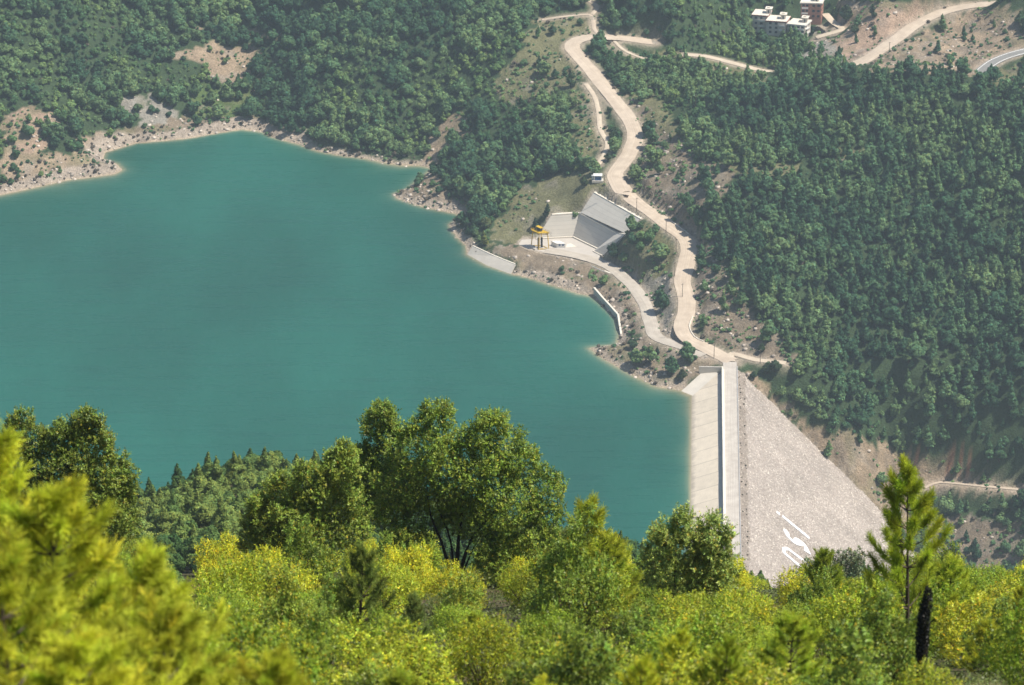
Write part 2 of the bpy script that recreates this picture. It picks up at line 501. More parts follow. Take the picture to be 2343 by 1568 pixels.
# --- shoreline
shore_px = [c1(-400, 1400), c1(0, 1330), c1(180, 1292), c1(460, 1228), c1(600, 1212), c1(780, 1188), c1(835, 1160), c1(790, 1115), c1(700, 1090), c1(715, 1040), c1(850, 1000),
            c1(930, 976), c1(1100, 962), c1(1300, 942), c1(1500, 905), c1(1650, 882), c1(1790, 900), c1(1850, 935), c1(2050, 988), c1(2170, 1032), c2(0, 1065),
            c2(150, 1082), c2(300, 1115), c2(400, 1128), c2(520, 1128), c2(610, 1150), c2(500, 1240), c2(430, 1290), c2(345, 1320), c2(360, 1352), c2(500, 1400), c2(640, 1432), c2(780, 1462),
            c2(840, 1475), c2(720, 1525), c4(20, 520), c4(70, 585), c4(140, 650), c4(155, 732), c4(330, 830), c4(540, 903), c4(610, 916), c4(760, 955), c4(1000, 1032), c4(1150, 1080), c4(1262, 1098),
            c4(1350, 1165), c4(1480, 1300), c4(1503, 1440), c4(1490, 1510), (1410, 790), (1348, 796), (1378, 820), (1438, 853), (1500, 884), (1556, 893)]
SHORE = [at_z(x, y, 0)[:2] for x, y in shore_px]
pA = at_z(*c7(135, 935), 0); pB = at_z(*c7(410, 1050), 0)
ub, _ = uv_of(pB[0], pB[1])
SHORE += [pA[:2], DP(ub, V_WATER, 0)[:2], DP(-400, V_WATER, 0)[:2], np.array([-700.0, 1440.0]), np.array([-700.0, 2050.0])]
SHORE = [tuple(map(float, p)) for p in SHORE]

# --- retaining walls
PAD = 3.6
w_bl0 = at_z(*c4(815, 600), PAD); w_bl1 = at_z(*c4(1090, 575), PAD); w_bl2 = at_z(*c4(1315, 685), PAD)
w_bl0 = at_z(*c4(765, 592), PAD)
w_tl0 = at_z(*c4(905, 378), 17); w_tl1 = at_z(*c4(1148, 362), 17.5); w_tl2 = at_z(*c4(1480, 540), 16.5)
w_tl3 = at_z(*c4(1555, 552), 16.0); w_bl3 = at_z(*c4(1350, 745), PAD); w_bl4 = at_z(*c4(1268, 705), PAD)
u_b0 = at_z(*c4(1160, 360), 18.0); u_b1 = at_z(*c4(1560, 545), 16.5)
u_t0 = at_z(*c4(1275, 180), 28.5); u_t1 = at_z(*c4(1690, 415), 27.5)
def pl3(px, a, b_, c):
    return at_plane(px[0], px[1], a, np.cross(b_ - a, c - a))
w_tl2 = pl3(c4(1480, 540), w_bl1, w_bl2, w_tl1); w_tl0 = pl3(c4(905, 378), w_bl0, w_bl1, w_tl1)
w_tl3 = pl3(c4(1555, 552), w_bl3, w_bl2, w_tl2); u_b1 = pl3(c4(1560, 545), u_b0, u_t0, u_t1)
WALLS = [(w_bl0, w_bl1, w_tl1, w_tl0), (w_bl1, w_bl2, w_tl2, w_tl1), (w_bl2, w_bl3, w_tl3, w_tl2), (u_b0, u_b1, u_t1, u_t0)]

# --- abutment line of the rockfill on the right bank
ab_px = [(1703, 858), (1712, 872), (1735, 893), (1770, 925), (1800, 958), (1860, 1015), (1915, 1070), (1975, 1128), (2030, 1188), (2090, 1262), (2150, 1345), (2230, 1480)]
AB = [at_plane(x, y, dn_p, dn_n) for x, y in ab_px]
dam_poly = [tuple(p[:2]) for p in AB] + [tuple(DP(-420, 130, 0)[:2]), tuple(DP(-420, V_WATER - 6, 0)[:2]), tuple(DP(ub, V_WATER - 6, 0)[:2]), tuple(DP(ub, V_WATER, 0)[:2]), tuple(DP(-.5, V_LEDGE, 0)[:2]), tuple(DP(-.5, V_ROADR + 3, 0)[:2])]

# ------------------------------------------------------------------ terrain controls
ctl = []
def cp(px, py, z): ctl.append(at_z(px, py, z))
for k in ROADS:
    for p in ROAD3[k][0][::4]: ctl.append(np.array([p[0], p[1], p[2]]))
def slope_pt(px, py, y0, s):
    d = ray(px, py)
    # z = s*(y-y0) along the ray
    r = d[2] / d[1]
    y = (CAM_H + s * y0) / (s - r)
    ctl.append(np.array([d[0] / d[1] * y, y, s * (y - y0)]))
for px, sy, sl_ in ((-100, 450, .45), (0, 440, .45), (120, 420, .42), (300, 335, .42), (430, 310, .36), (560, 298, .30), (700, 330, .42), (830, 362, .5), (950, 375, .45)):
    y0 = at_z(px, sy, 0)[1]
    for py in (sy - 50, sy - 110, sy - 180, 130, 60, 0, -60):
        if py < sy - 30: slope_pt(px, py, y0, sl_ * (1 + .12 * math.sin(px * .013 + py * .02)))
for px, py, z in ((1100, 0, 66), (1200, 60, 58), (1100, 120, 48), (1200, 200, 42), (1100, 300, 26), (1200, 330, 27), (1050, 400, 12), (1150, 430, 15), (1100, 480, 8),
                  (1290, 300, 36), (1290, 380, 30), (1230, 430, 20), (1180, 510, 9), (1280, 450, 21), (1330, 430, 29), (1120, 545, 5), (1160, 560, 4.5),
                  (1500, 0, 74), (1650, 0, 62), (1500, 50, 62), (1650, 60, 52), (1600, 90, 49), (1850, 100, 50), (1850, 150, 52), (1950, 60, 62), (2000, 0, 76), (1780, 0, 66),
                  (2150, -40, 86), (2342, -40, 90), (1500, 180, 47), (1620, 200, 45), (1700, 200, 53), (1500, 260, 46), (1580, 260, 50), (1650, 320, 54), (1560, 330, 47), (1560, 420, 42), (1620, 450, 44),
                  (1600, 520, 34), (1680, 560, 33), (1640, 640, 24), (1720, 650, 28), (1660, 720, 18), (1750, 740, 18), (1700, 780, 11), (1800, 790, 13), (1860, 840, 6),
                  (1800, 180, 72), (1950, 168, 82), (2150, 152, 88), (2250, 180, 88), (2342, 240, 86), (2500, 300, 84), (1750, 300, 63), (1900, 300, 66), (2100, 300, 70), (2342, 350, 74),
                  (1750, 430, 50), (1900, 450, 48), (2100, 450, 50), (2342, 500, 52), (1800, 600, 33), (2000, 600, 30), (2200, 600, 32), (2342, 650, 32), (1850, 730, 17), (2000, 750, 12), (2200, 750, 11), (2342, 800, 8),
                  (1950, 880, -9), (2100, 900, -14), (2342, 900, -8), (1900, 940, -13), (2000, 1000, -32), (2100, 1010, -38), (2200, 1030, -40), (2342, 1060, -44),
                  (2080, 1100, -62), (2100, 1180, -72), (2200, 1180, -72), (2342, 1180, -66), (2130, 1260, -84), (2342, 1280, -80), (2200, 1400, -92), (2342, 1500, -95),
                  (2240, 120, 66), (2342, 90, 76), (2100, 80, 66), (2000, 120, 60), (2342, 160, 66), (2342, 60, 74),
                  (1450, 600, 16), (1500, 560, 21), (1420, 650, 9), (1480, 700, 9.5), (1540, 600, 18), (1530, 680, 12.5), (1540, 760, 9.5), (1420, 560, 9),
                  (1450, 780, 4.5), (1500, 830, 4), (1560, 850, 4.5), (1600, 830, 7)):
    cp(px, py, z)
for px, py, z in ((1300, 580, 3.8), (1250, 570, 3.8), (1350, 590, 3.9), (1190, 575, 3.9), (1200, 590, 3.2), (1300, 620, 2.5), (1350, 645, 2.3), (1400, 690, 3), (1430, 740, 3)): cp(px, py, z)
for q_ in ((330,640,43.5),(600,700,43.2),(900,780,42.8),(1100,800,42.5),(1500,800,42.4),(1620,500,46),(1400,340,52.5),(1850,330,52.5),(1300,150,55),(700,250,52),(900,950,40),(300,900,40),(1500,1000,41)): cp(*c8(q_[0], q_[1]), q_[2])
for q in (w_tl0, w_tl1, w_tl2, u_t0, u_t1, w_tl3): ctl.append(np.array(q))
for q in (w_bl0, w_bl1, w_bl2, w_bl3): ctl.append(np.array(q))
for p in AB: ctl.append(np.array(p))
for x, y, z in ((-500, 2150, 40), (-500, 2400, 110), (-300, 2700, 190), (0, 2800, 200), (300, 2800, 190), (600, 2600, 150), (600, 2200, 120), (600, 1900, 40), (500, 1650, -60), (0, 2500, 110), (300, 2500, 110), (-900, 2300, 90), (900, 2400, 150), (900, 1800, 60), (0, 3500, 330), (900, 3400, 330), (-900, 3400, 300)):
    ctl.append(np.array([x, y, z], float))
ctl = np.array(ctl)
K = 100.0
def tps(d2): return 0.5 * d2 * np.log(d2 + 1e-9)
P = ctl[:, :2] / K
n = len(P)
A = tps(((P[:, None] - P[None]) ** 2).sum(-1)) + np.eye(n) * .002
Q = np.hstack([np.ones((n, 1)), P])
Am = np.zeros((n + 3, n + 3)); Am[:n, :n] = A; Am[:n, n:] = Q; Am[n:, :n] = Q.T
wt = np.linalg.solve(Am, np.concatenate([ctl[:, 2], np.zeros(3)]))
def rbf(x, y):
    out = np.empty(x.shape)
    xf, yf, of = x.ravel() / K, y.ravel() / K, out.ravel()
    for i in range(0, len(xf), 20000):
        xx, yy = xf[i:i + 20000], yf[i:i + 20000]
        d2 = (xx[:, None] - P[None, :, 0]) ** 2 + (yy[:, None] - P[None, :, 1]) ** 2
        of[i:i + 20000] = tps(d2) @ wt[:n] + wt[n] + xx * wt[n + 1] + yy * wt[n + 2]
    return of.reshape(x.shape)

# near hillside: angle of depression of the ground against distance
NY = [0, 8, 20, 40, 60, 80, 110, 150, 200, 260]
NP = [None, None, 1.9, 1.9, 1.9, 1.9, 1.9, 1.9, 1.9, 1.9]
ndrop = [1.7, 6.5, 15.5, 40 * math.tan(math.radians(33.3)), 60 * math.tan(math.radians(31.9)), 80 * math.tan(math.radians(30.8)), 110 * math.tan(math.radians(29.98)),
         150 * math.tan(math.radians(29.32)), 200 * math.tan(math.radians(29.1)), 260 * math.tan(math.radians(30.3))]
MIDX = [-400, 0, 200, 320, 400, 480, 560, 740, 900, 1100, 1400, 1600, 1850, 2100, 2342, 2800]
MIDY = [1130, 1130, 1150, 1158, 1140, 1105, 1088, 1095, 1150, 1215, 1270, 1335, 1345, 1355, 1350, 1370]
def near_z(x, y):
    yy = np.maximum(y, 0)
    z = CAM_H - np.interp(yy, NY, ndrop)
    z = z + x * 0.0
    # side-to-side: sinks a little to the left of centre where soil shows
    px = CX + FOC * x / np.maximum(yy / CP * .93, 30) if False else CX + x * FOC / (np.maximum(yy, 20) * 1.12)
    z = z - .9 * np.exp(-((px - 430) / 150) ** 2) * sstep(60, 140, yy)
    z = z - 1.4 * sstep(1400, 1800, px) * sstep(60, 160, yy)
    # middle spur at 600 m
    pxm = CX + x * FOC / (600 * 1.127)
    dy = np.interp(pxm, MIDX, MIDY)
    ang = PITCH + np.arctan((dy - CY) / FOC)
    zm = CAM_H - 600 * np.tan(ang)
    z260 = CAM_H - ndrop[-1]
    t = np.clip((y - 260) / 340, 0, 1)
    z = np.where(y > 260, z260 * (1 - t) + zm * t - 10 * np.sin(np.pi * t), z)
    t2 = np.clip((y - 600) / 950, 0, 1)
    z = np.where(y > 600, zm * (1 - t2) + -30 * t2 - 25 * np.sin(np.pi * np.minimum(t2 * 1.0, 1)), z)
    return z

xs = np.concatenate([np.linspace(-1300, -420, 23), np.arange(-400, -40, 2.2), np.arange(-40, 40, 1.25), np.arange(40, 400.1, 2.2), np.linspace(420, 1300, 23)])
ys = np.concatenate([np.arange(-60, 0, 6.0), np.arange(0, 260, 1.8), np.arange(260, 700, 6.0), np.arange(700, 1560, 14.0), np.arange(1560, 2420, 2.2), np.arange(2425, 3700, 25.0)])
X, Y = np.meshgrid(xs, ys)
farm = Y > 1380
Zf = np.zeros_like(X)
Zf[farm] = rbf(X[farm], Y[farm])
Zf += farm * (1.6 * fbm(X / 22, Y / 22, 4) + 3.0 * fbm(X / 75, Y / 75, 3)) * sstep(1500, 1650, Y)
Zf = np.where(farm, Zf + 5.0 * fbm(X / 60 + 40, Y / 60, 4) * sstep(2150, 2300, Y), Zf)
xl, yl = X[farm], Y[farm]
ins = in_poly(xl, yl, SHORE)
dsh = dist_poly(xl, yl, SHORE)
land = np.maximum(Zf[farm], .25 + .12 * np.minimum(dsh, 20))
prof = .42 * dsh + .35 * fbm(xl / 4, yl / 4, 3) * np.minimum(dsh, 3) / 3
k = sstep(2, 22, dsh)
zl = np.where(ins, -np.minimum(.34 * dsh, 22), prof * (1 - k) + land * k)
# valley side of the dam is below the lake: no shore profile there
uu, vv = uv_of(xl, yl)
down = (vv > V_LEDGE) & (uu < 25)
zl = np.where(down & ~ins, Zf[farm], zl)
Zf[farm] = zl
SD = np.full(X.shape, 999.0); SD[farm] = np.where(ins, -dsh, dsh)
SD[farm] = np.where(down & ~ins, 999.0, SD[farm])
Zn = near_z(X, Y) + .35 * fbm(X / 6, Y / 6, 3) * (Y < 300)
b = sstep(1400, 1555, Y)
Z = Zn * (1 - b) + Zf * b

# rocky relief on bare cut slopes (gullies and ledges)
PXX, PYY, DEP = project(X, Y, Z)
rough_polys = [[(1470, 190), (1560, 330), (1640, 470), (1600, 560), (1700, 690), (1830, 820), (1740, 835), (1600, 740), (1545, 500), (1440, 400), (1480, 330)],
               [(1700, 840), (1830, 870), (1900, 1000), (2090, 1060), (2342, 1100), (2342, 1300), (2160, 1300), (2030, 1190)],
               [(1600, 230), (1500, 200), (1700, 190), (1950, 160), (2150, 140), (2342, 170), (2342, 50), (1900, 100), (1760, 170)]]
rk = np.zeros_like(X)
for pl in rough_polys:
    rk = np.maximum(rk, in_poly(PXX, PYY, pl) * 1.0)
rk *= farm
ledge = fbm(X / 9, Y / 9, 4)
Z = Z + rk * (1.5 * np.abs(fbm(X / 14 + 5, Y / 14, 4)) * 2 - .6 + .8 * ledge)
# banks near the water: lumpy rock
bank = farm & (SD > 0.5) & (SD < 16)
Z = np.where(bank, Z + np.abs(fbm(X / 5, Y / 5, 4)) * 3.4 * sstep(.5, 4, SD) * (1 - sstep(10, 16, SD)), Z)
# flatten for the roads
RD = np.full(X.shape, 999.0)
core = (Y > 1560) & (Y < 2500) & (np.abs(X) < 420)
xc, yc = X[core], Y[core]; zc = Z[core]; rd = np.full(xc.shape, 999.0)
for k_, (pts, wd) in ROAD3.items():
    P3 = [tuple(p) for p in pts[::2]] + [tuple(pts[-1])]
    d, rz_ = dist_poly(xc, yc, P3, closed=False, zs=True)
    m = 1 - sstep(wd / 2 + 1.8, wd / 2 + 6.5, d)
    zc = zc * (1 - m) + (rz_ - .35) * m
    rd = np.minimum(rd, d - wd / 2)
# pad in front of the retaining walls
PADP = [at_z(*c4(*q), PAD)[:2] for q in ((640, 590), (765, 592), (1090, 575), (1315, 685), (1345, 770), (1240, 790), (900, 735), (700, 690), (600, 640))]
dpad = np.where(in_poly(xc, yc, PADP), 0, dist_poly(xc, yc, PADP))
m = 1 - sstep(.5, 4, dpad)
zc = zc * (1 - m) + (PAD - .05) * m
rd = np.where(dpad < 1, -1, rd)
# sink ground behind the retaining panels
for q in WALLS:
    poly = [tuple(p[:2]) for p in q]
    a, b_, c_, d_ = [np.array(p) for p in q]
    nn = np.cross(b_ - a, d_ - a); 
    zp = a[2] - (nn[0] * (xc - a[0]) + nn[1] * (yc - a[1])) / nn[2]
    inside = in_poly(xc, yc, poly)
    dd = dist_poly(xc, yc, poly)
    m = inside | (dd < 1.6)
    zc = np.where(m, np.minimum(zc, np.clip(zp, min(p[2] for p in q), max(p[2] for p in q)) - 1.3), zc)
    rd = np.where(m, -1, rd)
# inside the dam body
ind = in_poly(xc, yc, dam_poly)
uc, vc = uv_of(xc, yc)
body = np.where(vc > V_ROADR, dn_z(vc), np.where(vc < V_LEDGE, LEDGE_Z + (vc - V_LEDGE) * S_UP, LEDGE_Z)) - 3.0
zc = np.where(ind, np.minimum(zc, np.maximum(body, -98)), zc)
RDc = np.where(ind, -1, rd)
RD[core] = RDc
# upstream abutment slab
slab = [at_z(*c7(630, 490), 5.6), at_z(*c7(893, 592), LEDGE_Z), pB, pA]
msl = in_poly(xc, yc, [tuple(p[:2]) for p in slab]) | (dist_poly(xc, yc, [tuple(p[:2]) for p in slab]) < 1.0)
nn = np.cross(slab[1] - slab[0], slab[3] - slab[0]); zp = slab[0][2] - (nn[0] * (xc - slab[0][0]) + nn[1] * (yc - slab[0][1])) / nn[2]
zc = np.where(msl, np.minimum(zc, zp - 1.0), zc)
# apron by the water
apr = [at_z(*c4(155, 730), 0), at_z(*c4(330, 828), 0), at_z(*c4(540, 903), 0), at_z(*c4(583, 818), 4.2), at_z(*c4(400, 745), 4.2), at_z(*c4(205, 655), 4.2)]
map_ = in_poly(xc, yc, [tuple(p[:2]) for p in apr])
zc = np.where(map_, np.minimum(zc, -.5 + 0 * zc), zc)
Z[core] = zc

PXX, PYY, DEP = project(X, Y, Z)

def height(x, y):
    x = np.asarray(x, float); y = np.asarray(y, float)
    i = np.clip(np.searchsorted(xs, x) - 1, 0, len(xs) - 2); j = np.clip(np.searchsorted(ys, y) - 1, 0, len(ys) - 2)
    fx = np.clip((x - xs[i]) / (xs[i + 1] - xs[i]), 0, 1); fy = np.clip((y - ys[j]) / (ys[j + 1] - ys[j]), 0, 1)
    return (Z[j, i] * (1 - fx) + Z[j, i + 1] * fx) * (1 - fy) + (Z[j + 1, i] * (1 - fx) + Z[j + 1, i + 1] * fx) * fy
def field(F_, x, y):
    i = np.clip(np.searchsorted(xs, x), 0, len(xs) - 1); j = np.clip(np.searchsorted(ys, y), 0, len(ys) - 1)
    return F_[j, i]

def gpt(px, py):
    d = ray(px, py); ts = np.linspace(1560 / d[1], 2600 / d[1], 4000)
    hx = height(d[0] * ts, d[1] * ts); below = np.nonzero(CAM_H + d[2] * ts < hx)[0]
    t_ = ts[below[0]] if len(below) else ts[-1]
    q = np.array([d[0] * t_, d[1] * t_, 0]); q[2] = float(height(q[0], q[1])); return q
A0 = gpt(*c8(250, 690)); B0 = gpt(*c8(570, 760)); C0 = gpt(*c8(1040, 830)); D0 = gpt(*c8(1330, 420))
for q0, vx, vy in ((A0, (10, -2.2), (3.2, 9.8)), (B0, (12.6, -2.4), (3.2, 9.8)), (C0, (11.0, -3.2), (4.6, 9.4)), (D0, (13.5, -1.2), (2.2, 9.5))):
    q0, vx, vy = q0[:2], np.array(vx), np.array(vy)
    poly = [tuple(q0 - vx * .1), tuple(q0 + vx * 1.1), tuple(q0 + vx * 1.1 + vy * 1.25), tuple(q0 - vx * .1 + vy * 1.25)]
    mm_ = (np.abs(X - q0[0]) < 40) & (np.abs(Y - q0[1]) < 40)
    dd = np.where(in_poly(X[mm_], Y[mm_], poly), 0, dist_poly(X[mm_], Y[mm_], poly))
    base_z = float(height(q0[0], q0[1])) - .1
    wgt = 1 - sstep(0, 14, dd); zz_ = Z[mm_]
    Z[mm_] = np.where(zz_ > base_z, zz_ * (1 - wgt) + base_z * wgt, zz_)
PXX, PYY, DEP = project(X, Y, Z)

# ------------------------------------------------------------------ land cover: polygon in the picture, tree density, shrub density, soil
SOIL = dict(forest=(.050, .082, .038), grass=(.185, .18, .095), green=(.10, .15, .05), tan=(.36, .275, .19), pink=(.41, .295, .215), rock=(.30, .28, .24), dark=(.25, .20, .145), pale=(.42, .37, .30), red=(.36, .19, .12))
REG = [
    # left bank
    ([c1(80, 760), c1(220, 710), c1(390, 770), c1(400, 850), c1(280, 900), c1(330, 1000), c1(220, 1050), c1(60, 1000), c1(0, 900), c1(20, 800)], .26, .6, 'pink'),
    ([c1(0, 1000), c1(200, 1030), c1(520, 1050), c1(560, 940), c1(700, 900), c1(720, 990), c1(560, 1100), c1(820, 1150), c1(500, 1240), c1(0, 1340)], .2, .8, 'tan'),
    ([c1(840, 640), c1(990, 640), c1(930, 770), c1(830, 770)], .03, .2, 'rock'),
    ([c1(930, 760), c1(1040, 620), c1(1200, 800), c1(1120, 840), c1(940, 860)], .12, .5, 'rock'),
    ([c1(1050, 370), c1(1330, 350), c1(1480, 280), c1(1600, 310), c1(1740, 330), c1(1720, 440), c1(1790, 520), c1(1600, 560), c1(1400, 560), c1(1430, 450), c1(1200, 410)], .12, .45, 'tan'),
    ([c1(1330, 160), c1(1500, 195), c1(1700, 205), c1(1940, 245), c1(1900, 280), c1(1600, 240), c1(1350, 180)], .0, .3, 'tan'),
    ([c1(1280, 640), c1(1400, 590), c1(1760, 620), c1(1700, 790), c1(1350, 800)], .30, .9, 'green'),
    ([c1(720, 980), c1(860, 880), c1(1250, 800), c1(1720, 770), c1(1900, 900), c1(1640, 890), c1(1300, 950), c1(860, 1010), c1(700, 1100)], .05, .55, 'dark'),
    # centre bank
    ([c2(620, 880), c2(760, 780), c2(870, 790), c2(830, 930), c2(740, 960), c2(600, 1130), c2(490, 1120), c2(560, 1010)], .03, .2, 'tan'),
    ([c2(320, 1300), c2(500, 1230), c2(600, 1150), c2(700, 1290), c2(830, 1400), c2(780, 1480), c2(520, 1420)], .12, .6, 'dark'),
    ([c2(1180, 330), c2(1420, 270), c2(1560, 330), c2(1640, 500), c2(1580, 620), c2(1380, 640), c2(1130, 720), c2(1020, 560), c2(1150, 430)], .10, 1.0, 'grass'),
    ([c2(1560, 600), c2(1720, 640), c2(1760, 900), c2(1700, 1120), c2(1560, 1150), c2(1560, 900)], .04, .9, 'grass'),
    ([c2(1350, 120), c2(1680, 105), c2(1700, 230), c2(1520, 250), c2(1260, 330), c2(1250, 250)], .12, .8, 'grass'),
    ([c2(1180, 1290), c2(1560, 1170), c2(1780, 1180), c2(1780, 1290), c2(1640, 1400), c2(1380, 1400), c2(1100, 1568), c2(1000, 1568)], .03, .55, 'grass'),
    ([c4(380, 560), c4(540, 380), c4(720, 420), c4(760, 600), c4(560, 640), c4(380, 640)], .03, .5, 'grass'),
    ([c4(880, 130), c4(1120, 60), c4(1280, 160), c4(1180, 340), c4(900, 370), c4(700, 430), c4(560, 400), c4(640, 260)], .05, .6, 'grass'),
    ([c4(580, 640), c4(1050, 740), c4(1240, 800), c4(1500, 960), c4(1700, 1230), c4(1700, 1400), c4(1510, 1470), c4(1490, 1280), c4(1280, 1070), c4(1150, 1090), c4(560, 920), c4(590, 830), c4(300, 700)], .06, .7, 'dark'),
    ([c4(1350, 760), c4(1590, 540), c4(1700, 430), c4(1880, 520), c4(2010, 640), c4(1960, 760), c4(1990, 900), c4(1700, 980), c4(1500, 850)], .38, .9, 'grass'),
    ([c4(1640, 950), c4(2000, 900), c4(2010, 1200), c4(1930, 1380), c4(2000, 1500), c4(1880, 1440), c4(1840, 1250)], .10, .6, 'rock'),
    ([c4(1480, 1480), c4(1700, 1440), c4(1900, 1568), (1640, 810), (1640, 835), (1560, 893), (1440, 853), (1350, 797)], .10, .9, 'dark'),
    # right of the road: cut slope
    ([c2(1900, 620), c2(2060, 720), c2(2080, 900), c2(2343, 900), c3(0, 950), c3(100, 1100), c3(360, 1140), c3(360, 1250), c3(200, 1400), c3(130, 1568), (1660, 620), (1700, 690), (1750, 740), (1830, 820), (1740, 828),
      (1640, 790), (1590, 730), (1590, 640), (1600, 580), (1540, 510), (1470, 450), (1460, 390), (1490, 320)], .09, .95, 'dark'),
    ([(1440, 250), (1480, 190), (1560, 300), (1500, 330)], .1, .5, 'grass'),
    ([c5(560, 140), c5(760, 170), c5(860, 330), c5(820, 300), c5(700, 290), c5(560, 250)], .05, .5, 'tan'),
    ([(1700, 845), (1730, 850), (1830, 960), (1900, 985), (1950, 990), (2080, 1050), (2160, 1060), (2160, 1095), (2342, 1110), (2342, 1135), (2180, 1115), (2100, 1130), (2080, 1210), (2030, 1190)], .07, .6, 'tan'),
    ([(2140, 1180), (2342, 1200), (2342, 1300), (2180, 1320), (2100, 1300), (2060, 1200)], .18, 1.0, 'dark'),
    ([(2090, 1040), (2200, 1040), (2230, 1075), (2110, 1085)], .0, .3, 'red'),
    # top right
    ([c3(900, 330), c3(1100, 440), c3(1160, 460), c3(1000, 480), c3(700, 490), c3(660, 470)], .05, .3, 'rock'),
    ([c3(860, 250), c3(940, 170), c3(1100, 190), c3(1000, 290), c3(1180, 460), c3(900, 330)], .03, .25, 'rock'),
    ([c3(1000, 300), c3(1220, 180), c3(1350, 40), c3(1650, 60), c3(1700, 100), c3(1400, 290), c3(1180, 440)], .04, .3, 'pink'),
    ([c3(1050, 0), c3(2050, 0), c3(1650, 80), c3(1350, 160), c3(1050, 200)], .10, .5, 'tan'),
    ([c3(1250, 470), c3(1480, 320), c3(1880, 90), c3(2343, 60), c3(2343, 330), c3(2150, 400), c3(2010, 500), c3(1600, 500)], .04, .5, 'tan'),
    ([c3(2060, 530), c3(2343, 380), c3(2343, 640), c3(2200, 580)], .04, .7, 'grass'),
    ([c3(0, 400), c3(270, 410), c3(560, 490), c3(680, 540), c3(600, 680), c3(350, 620), c3(280, 480), c3(0, 430)], .06, .6, 'grass'),
    ([c2(1640, 280), c2(1850, 300), c2(2050, 400), c2(2200, 330), c2(2343, 380), c2(2343, 480), c2(2150, 400), c2(1850, 380), c2(1720, 340)], .12, .6, 'grass'),
    ([c3(330, 1130), c3(860, 1130), c3(700, 1200), c3(330, 1200)], .2, .8, 'grass'),
    ([c3(1060, 1010), c3(1300, 1000), c3(1250, 1080), c3(1060, 1100)], .15, .6, 'grass'),
]
def cover(px, py, jit=0.0, jx=None, jy=None):
    """region index per point, -1 = forest"""
    if jx is not None: px = px + jx; py = py + jy
    r = np.full(px.shape, -1)
    for i, (pl, *_r) in reversed(list(enumerate(REG))):
        r[in_poly(px, py, pl)] = i
    return r
jx = 24 * fbm(X / 7, Y / 7, 3); jy = 17 * fbm(X / 7 + 31, Y / 7 + 7, 3)
reg = cover(PXX, PYY, 0, jx, jy)
reg[Y < 1500] = -1
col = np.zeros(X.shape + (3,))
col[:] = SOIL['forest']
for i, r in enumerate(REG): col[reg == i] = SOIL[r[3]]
def mixc(m, c):
    global col
    col = col * (1 - m[..., None]) + np.array(c) * m[..., None]
gn = fbm(X / 12 + 3, Y / 12, 4)
isb = reg >= 0
mixc(isb * sstep(.05, .45, gn) * .55, SOIL['grass'])
mixc(isb * sstep(.1, .5, fbm(X / 9 + 50, Y / 9 + 9, 4)) * .5, (.30, .27, .23))
mixc((rk > 0) * isb * sstep(0, .4, fbm(X / 5 + 9, Y / 11 + 3, 4)) * .5, (.13, .115, .10))
bw = 3.5 + 5 * sstep(-.2, .4, fbm(X / 30, Y / 30, 2)) + 5 * (PXX < 700)
mixc(farm * sstep(-3, 0, SD) * (1 - sstep(bw * .6, bw, SD)), (.40, .335, .27))
mixc(farm * sstep(-2.5, -.5, SD) * (1 - sstep(.3, 1.6, SD)) * .8, (.50, .40, .28))
mixc(farm * (RD < 900) * (1 - sstep(1.0, 4.5, RD)) * .75 * (SD > 0), (.44, .36, .28))
mixc(farm * (RD <= -.99) * 1.0, (.44, .38, .31))
nearm = (Y < 1400) * 1.0
mixc(nearm, (.10, .095, .05))
mixc(nearm * sstep(.05, .5, fbm(X / 3, Y / 3, 3)) * .6, (.30, .19, .12))
# orange soil gap in the near scrub
gp = np.exp(-((PXX - 410) / 90) ** 2 - ((PYY - 1285) / 70) ** 2) * (Y < 300)
mixc(np.clip(gp * 2, 0, 1), (.40, .22, .14))

ny, nx = X.shape
idx = np.arange(nx * ny).reshape(ny, nx)
F4 = np.stack([idx[:-1, :-1], idx[:-1, 1:], idx[1:, 1:], idx[1:, :-1]], -1).reshape(-1, 4)
V3 = np.stack([X, Y, Z], -1).reshape(-1, 3)
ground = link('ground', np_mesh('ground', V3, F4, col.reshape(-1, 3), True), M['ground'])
tag(ground, kind='structure')

# ------------------------------------------------------------------ water
wy = np.arange(1450, 2262, 3.0)
WX = []; 
for y in wy:
    u_ = (y - DO[1]) / DA[1]
    xr = DP(min(u_, 8), V_LEDGE - 3, 0)[0]
    WX.append(np.concatenate([np.linspace(-700, -340, 10), np.linspace(-335, xr, 200)]))
WX = np.array(WX); WY = np.repeat(wy[:, None], WX.shape[1], 1)
dsw = np.where(in_poly(WX, WY, SHORE), dist_poly(WX, WY, SHORE[:-2], closed=False), 0)
pxw, pyw, _ = project(WX, WY, 0 * WX)
deep = np.array((.011, .100, .074)); shal = np.array((.10, .19, .13)); edge = np.array((.40, .32, .20))
# silt drifting off the banks: wide at the left point, the little bay and the dam corner
wsc = 1 + 1.6 * np.exp(-((pxw - 130) / 160) ** 2 - ((pyw - 430) / 40) ** 2) + 1.2 * np.exp(-((pxw - 1500) / 120) ** 2 - ((pyw - 890) / 60) ** 2) + .8 * np.exp(-((pxw - 900) / 90) ** 2 - ((pyw - 380) / 30) ** 2)
wsc = wsc * (1 + .5 * fbm(WX / 25, WY / 25, 3))
e1 = np.exp(-dsw / (1.1 * wsc)); e2 = np.exp(-dsw / (4.5 * wsc))
Cw = deep + (shal - deep) * e2[..., None] * .7
Cw = Cw + (edge - Cw) * e1[..., None] * .85
wi = np.arange(WX.size).reshape(WX.shape)
WF = np.stack([wi[:-1, :-1], wi[:-1, 1:], wi[1:, 1:], wi[1:, :-1]], -1).reshape(-1, 4)
water = link('water', np_mesh('water', np.stack([WX, WY, 0 * WX], -1).reshape(-1, 3), WF, Cw.reshape(-1, 3), True), M['water'])
tag(water, kind='structure')

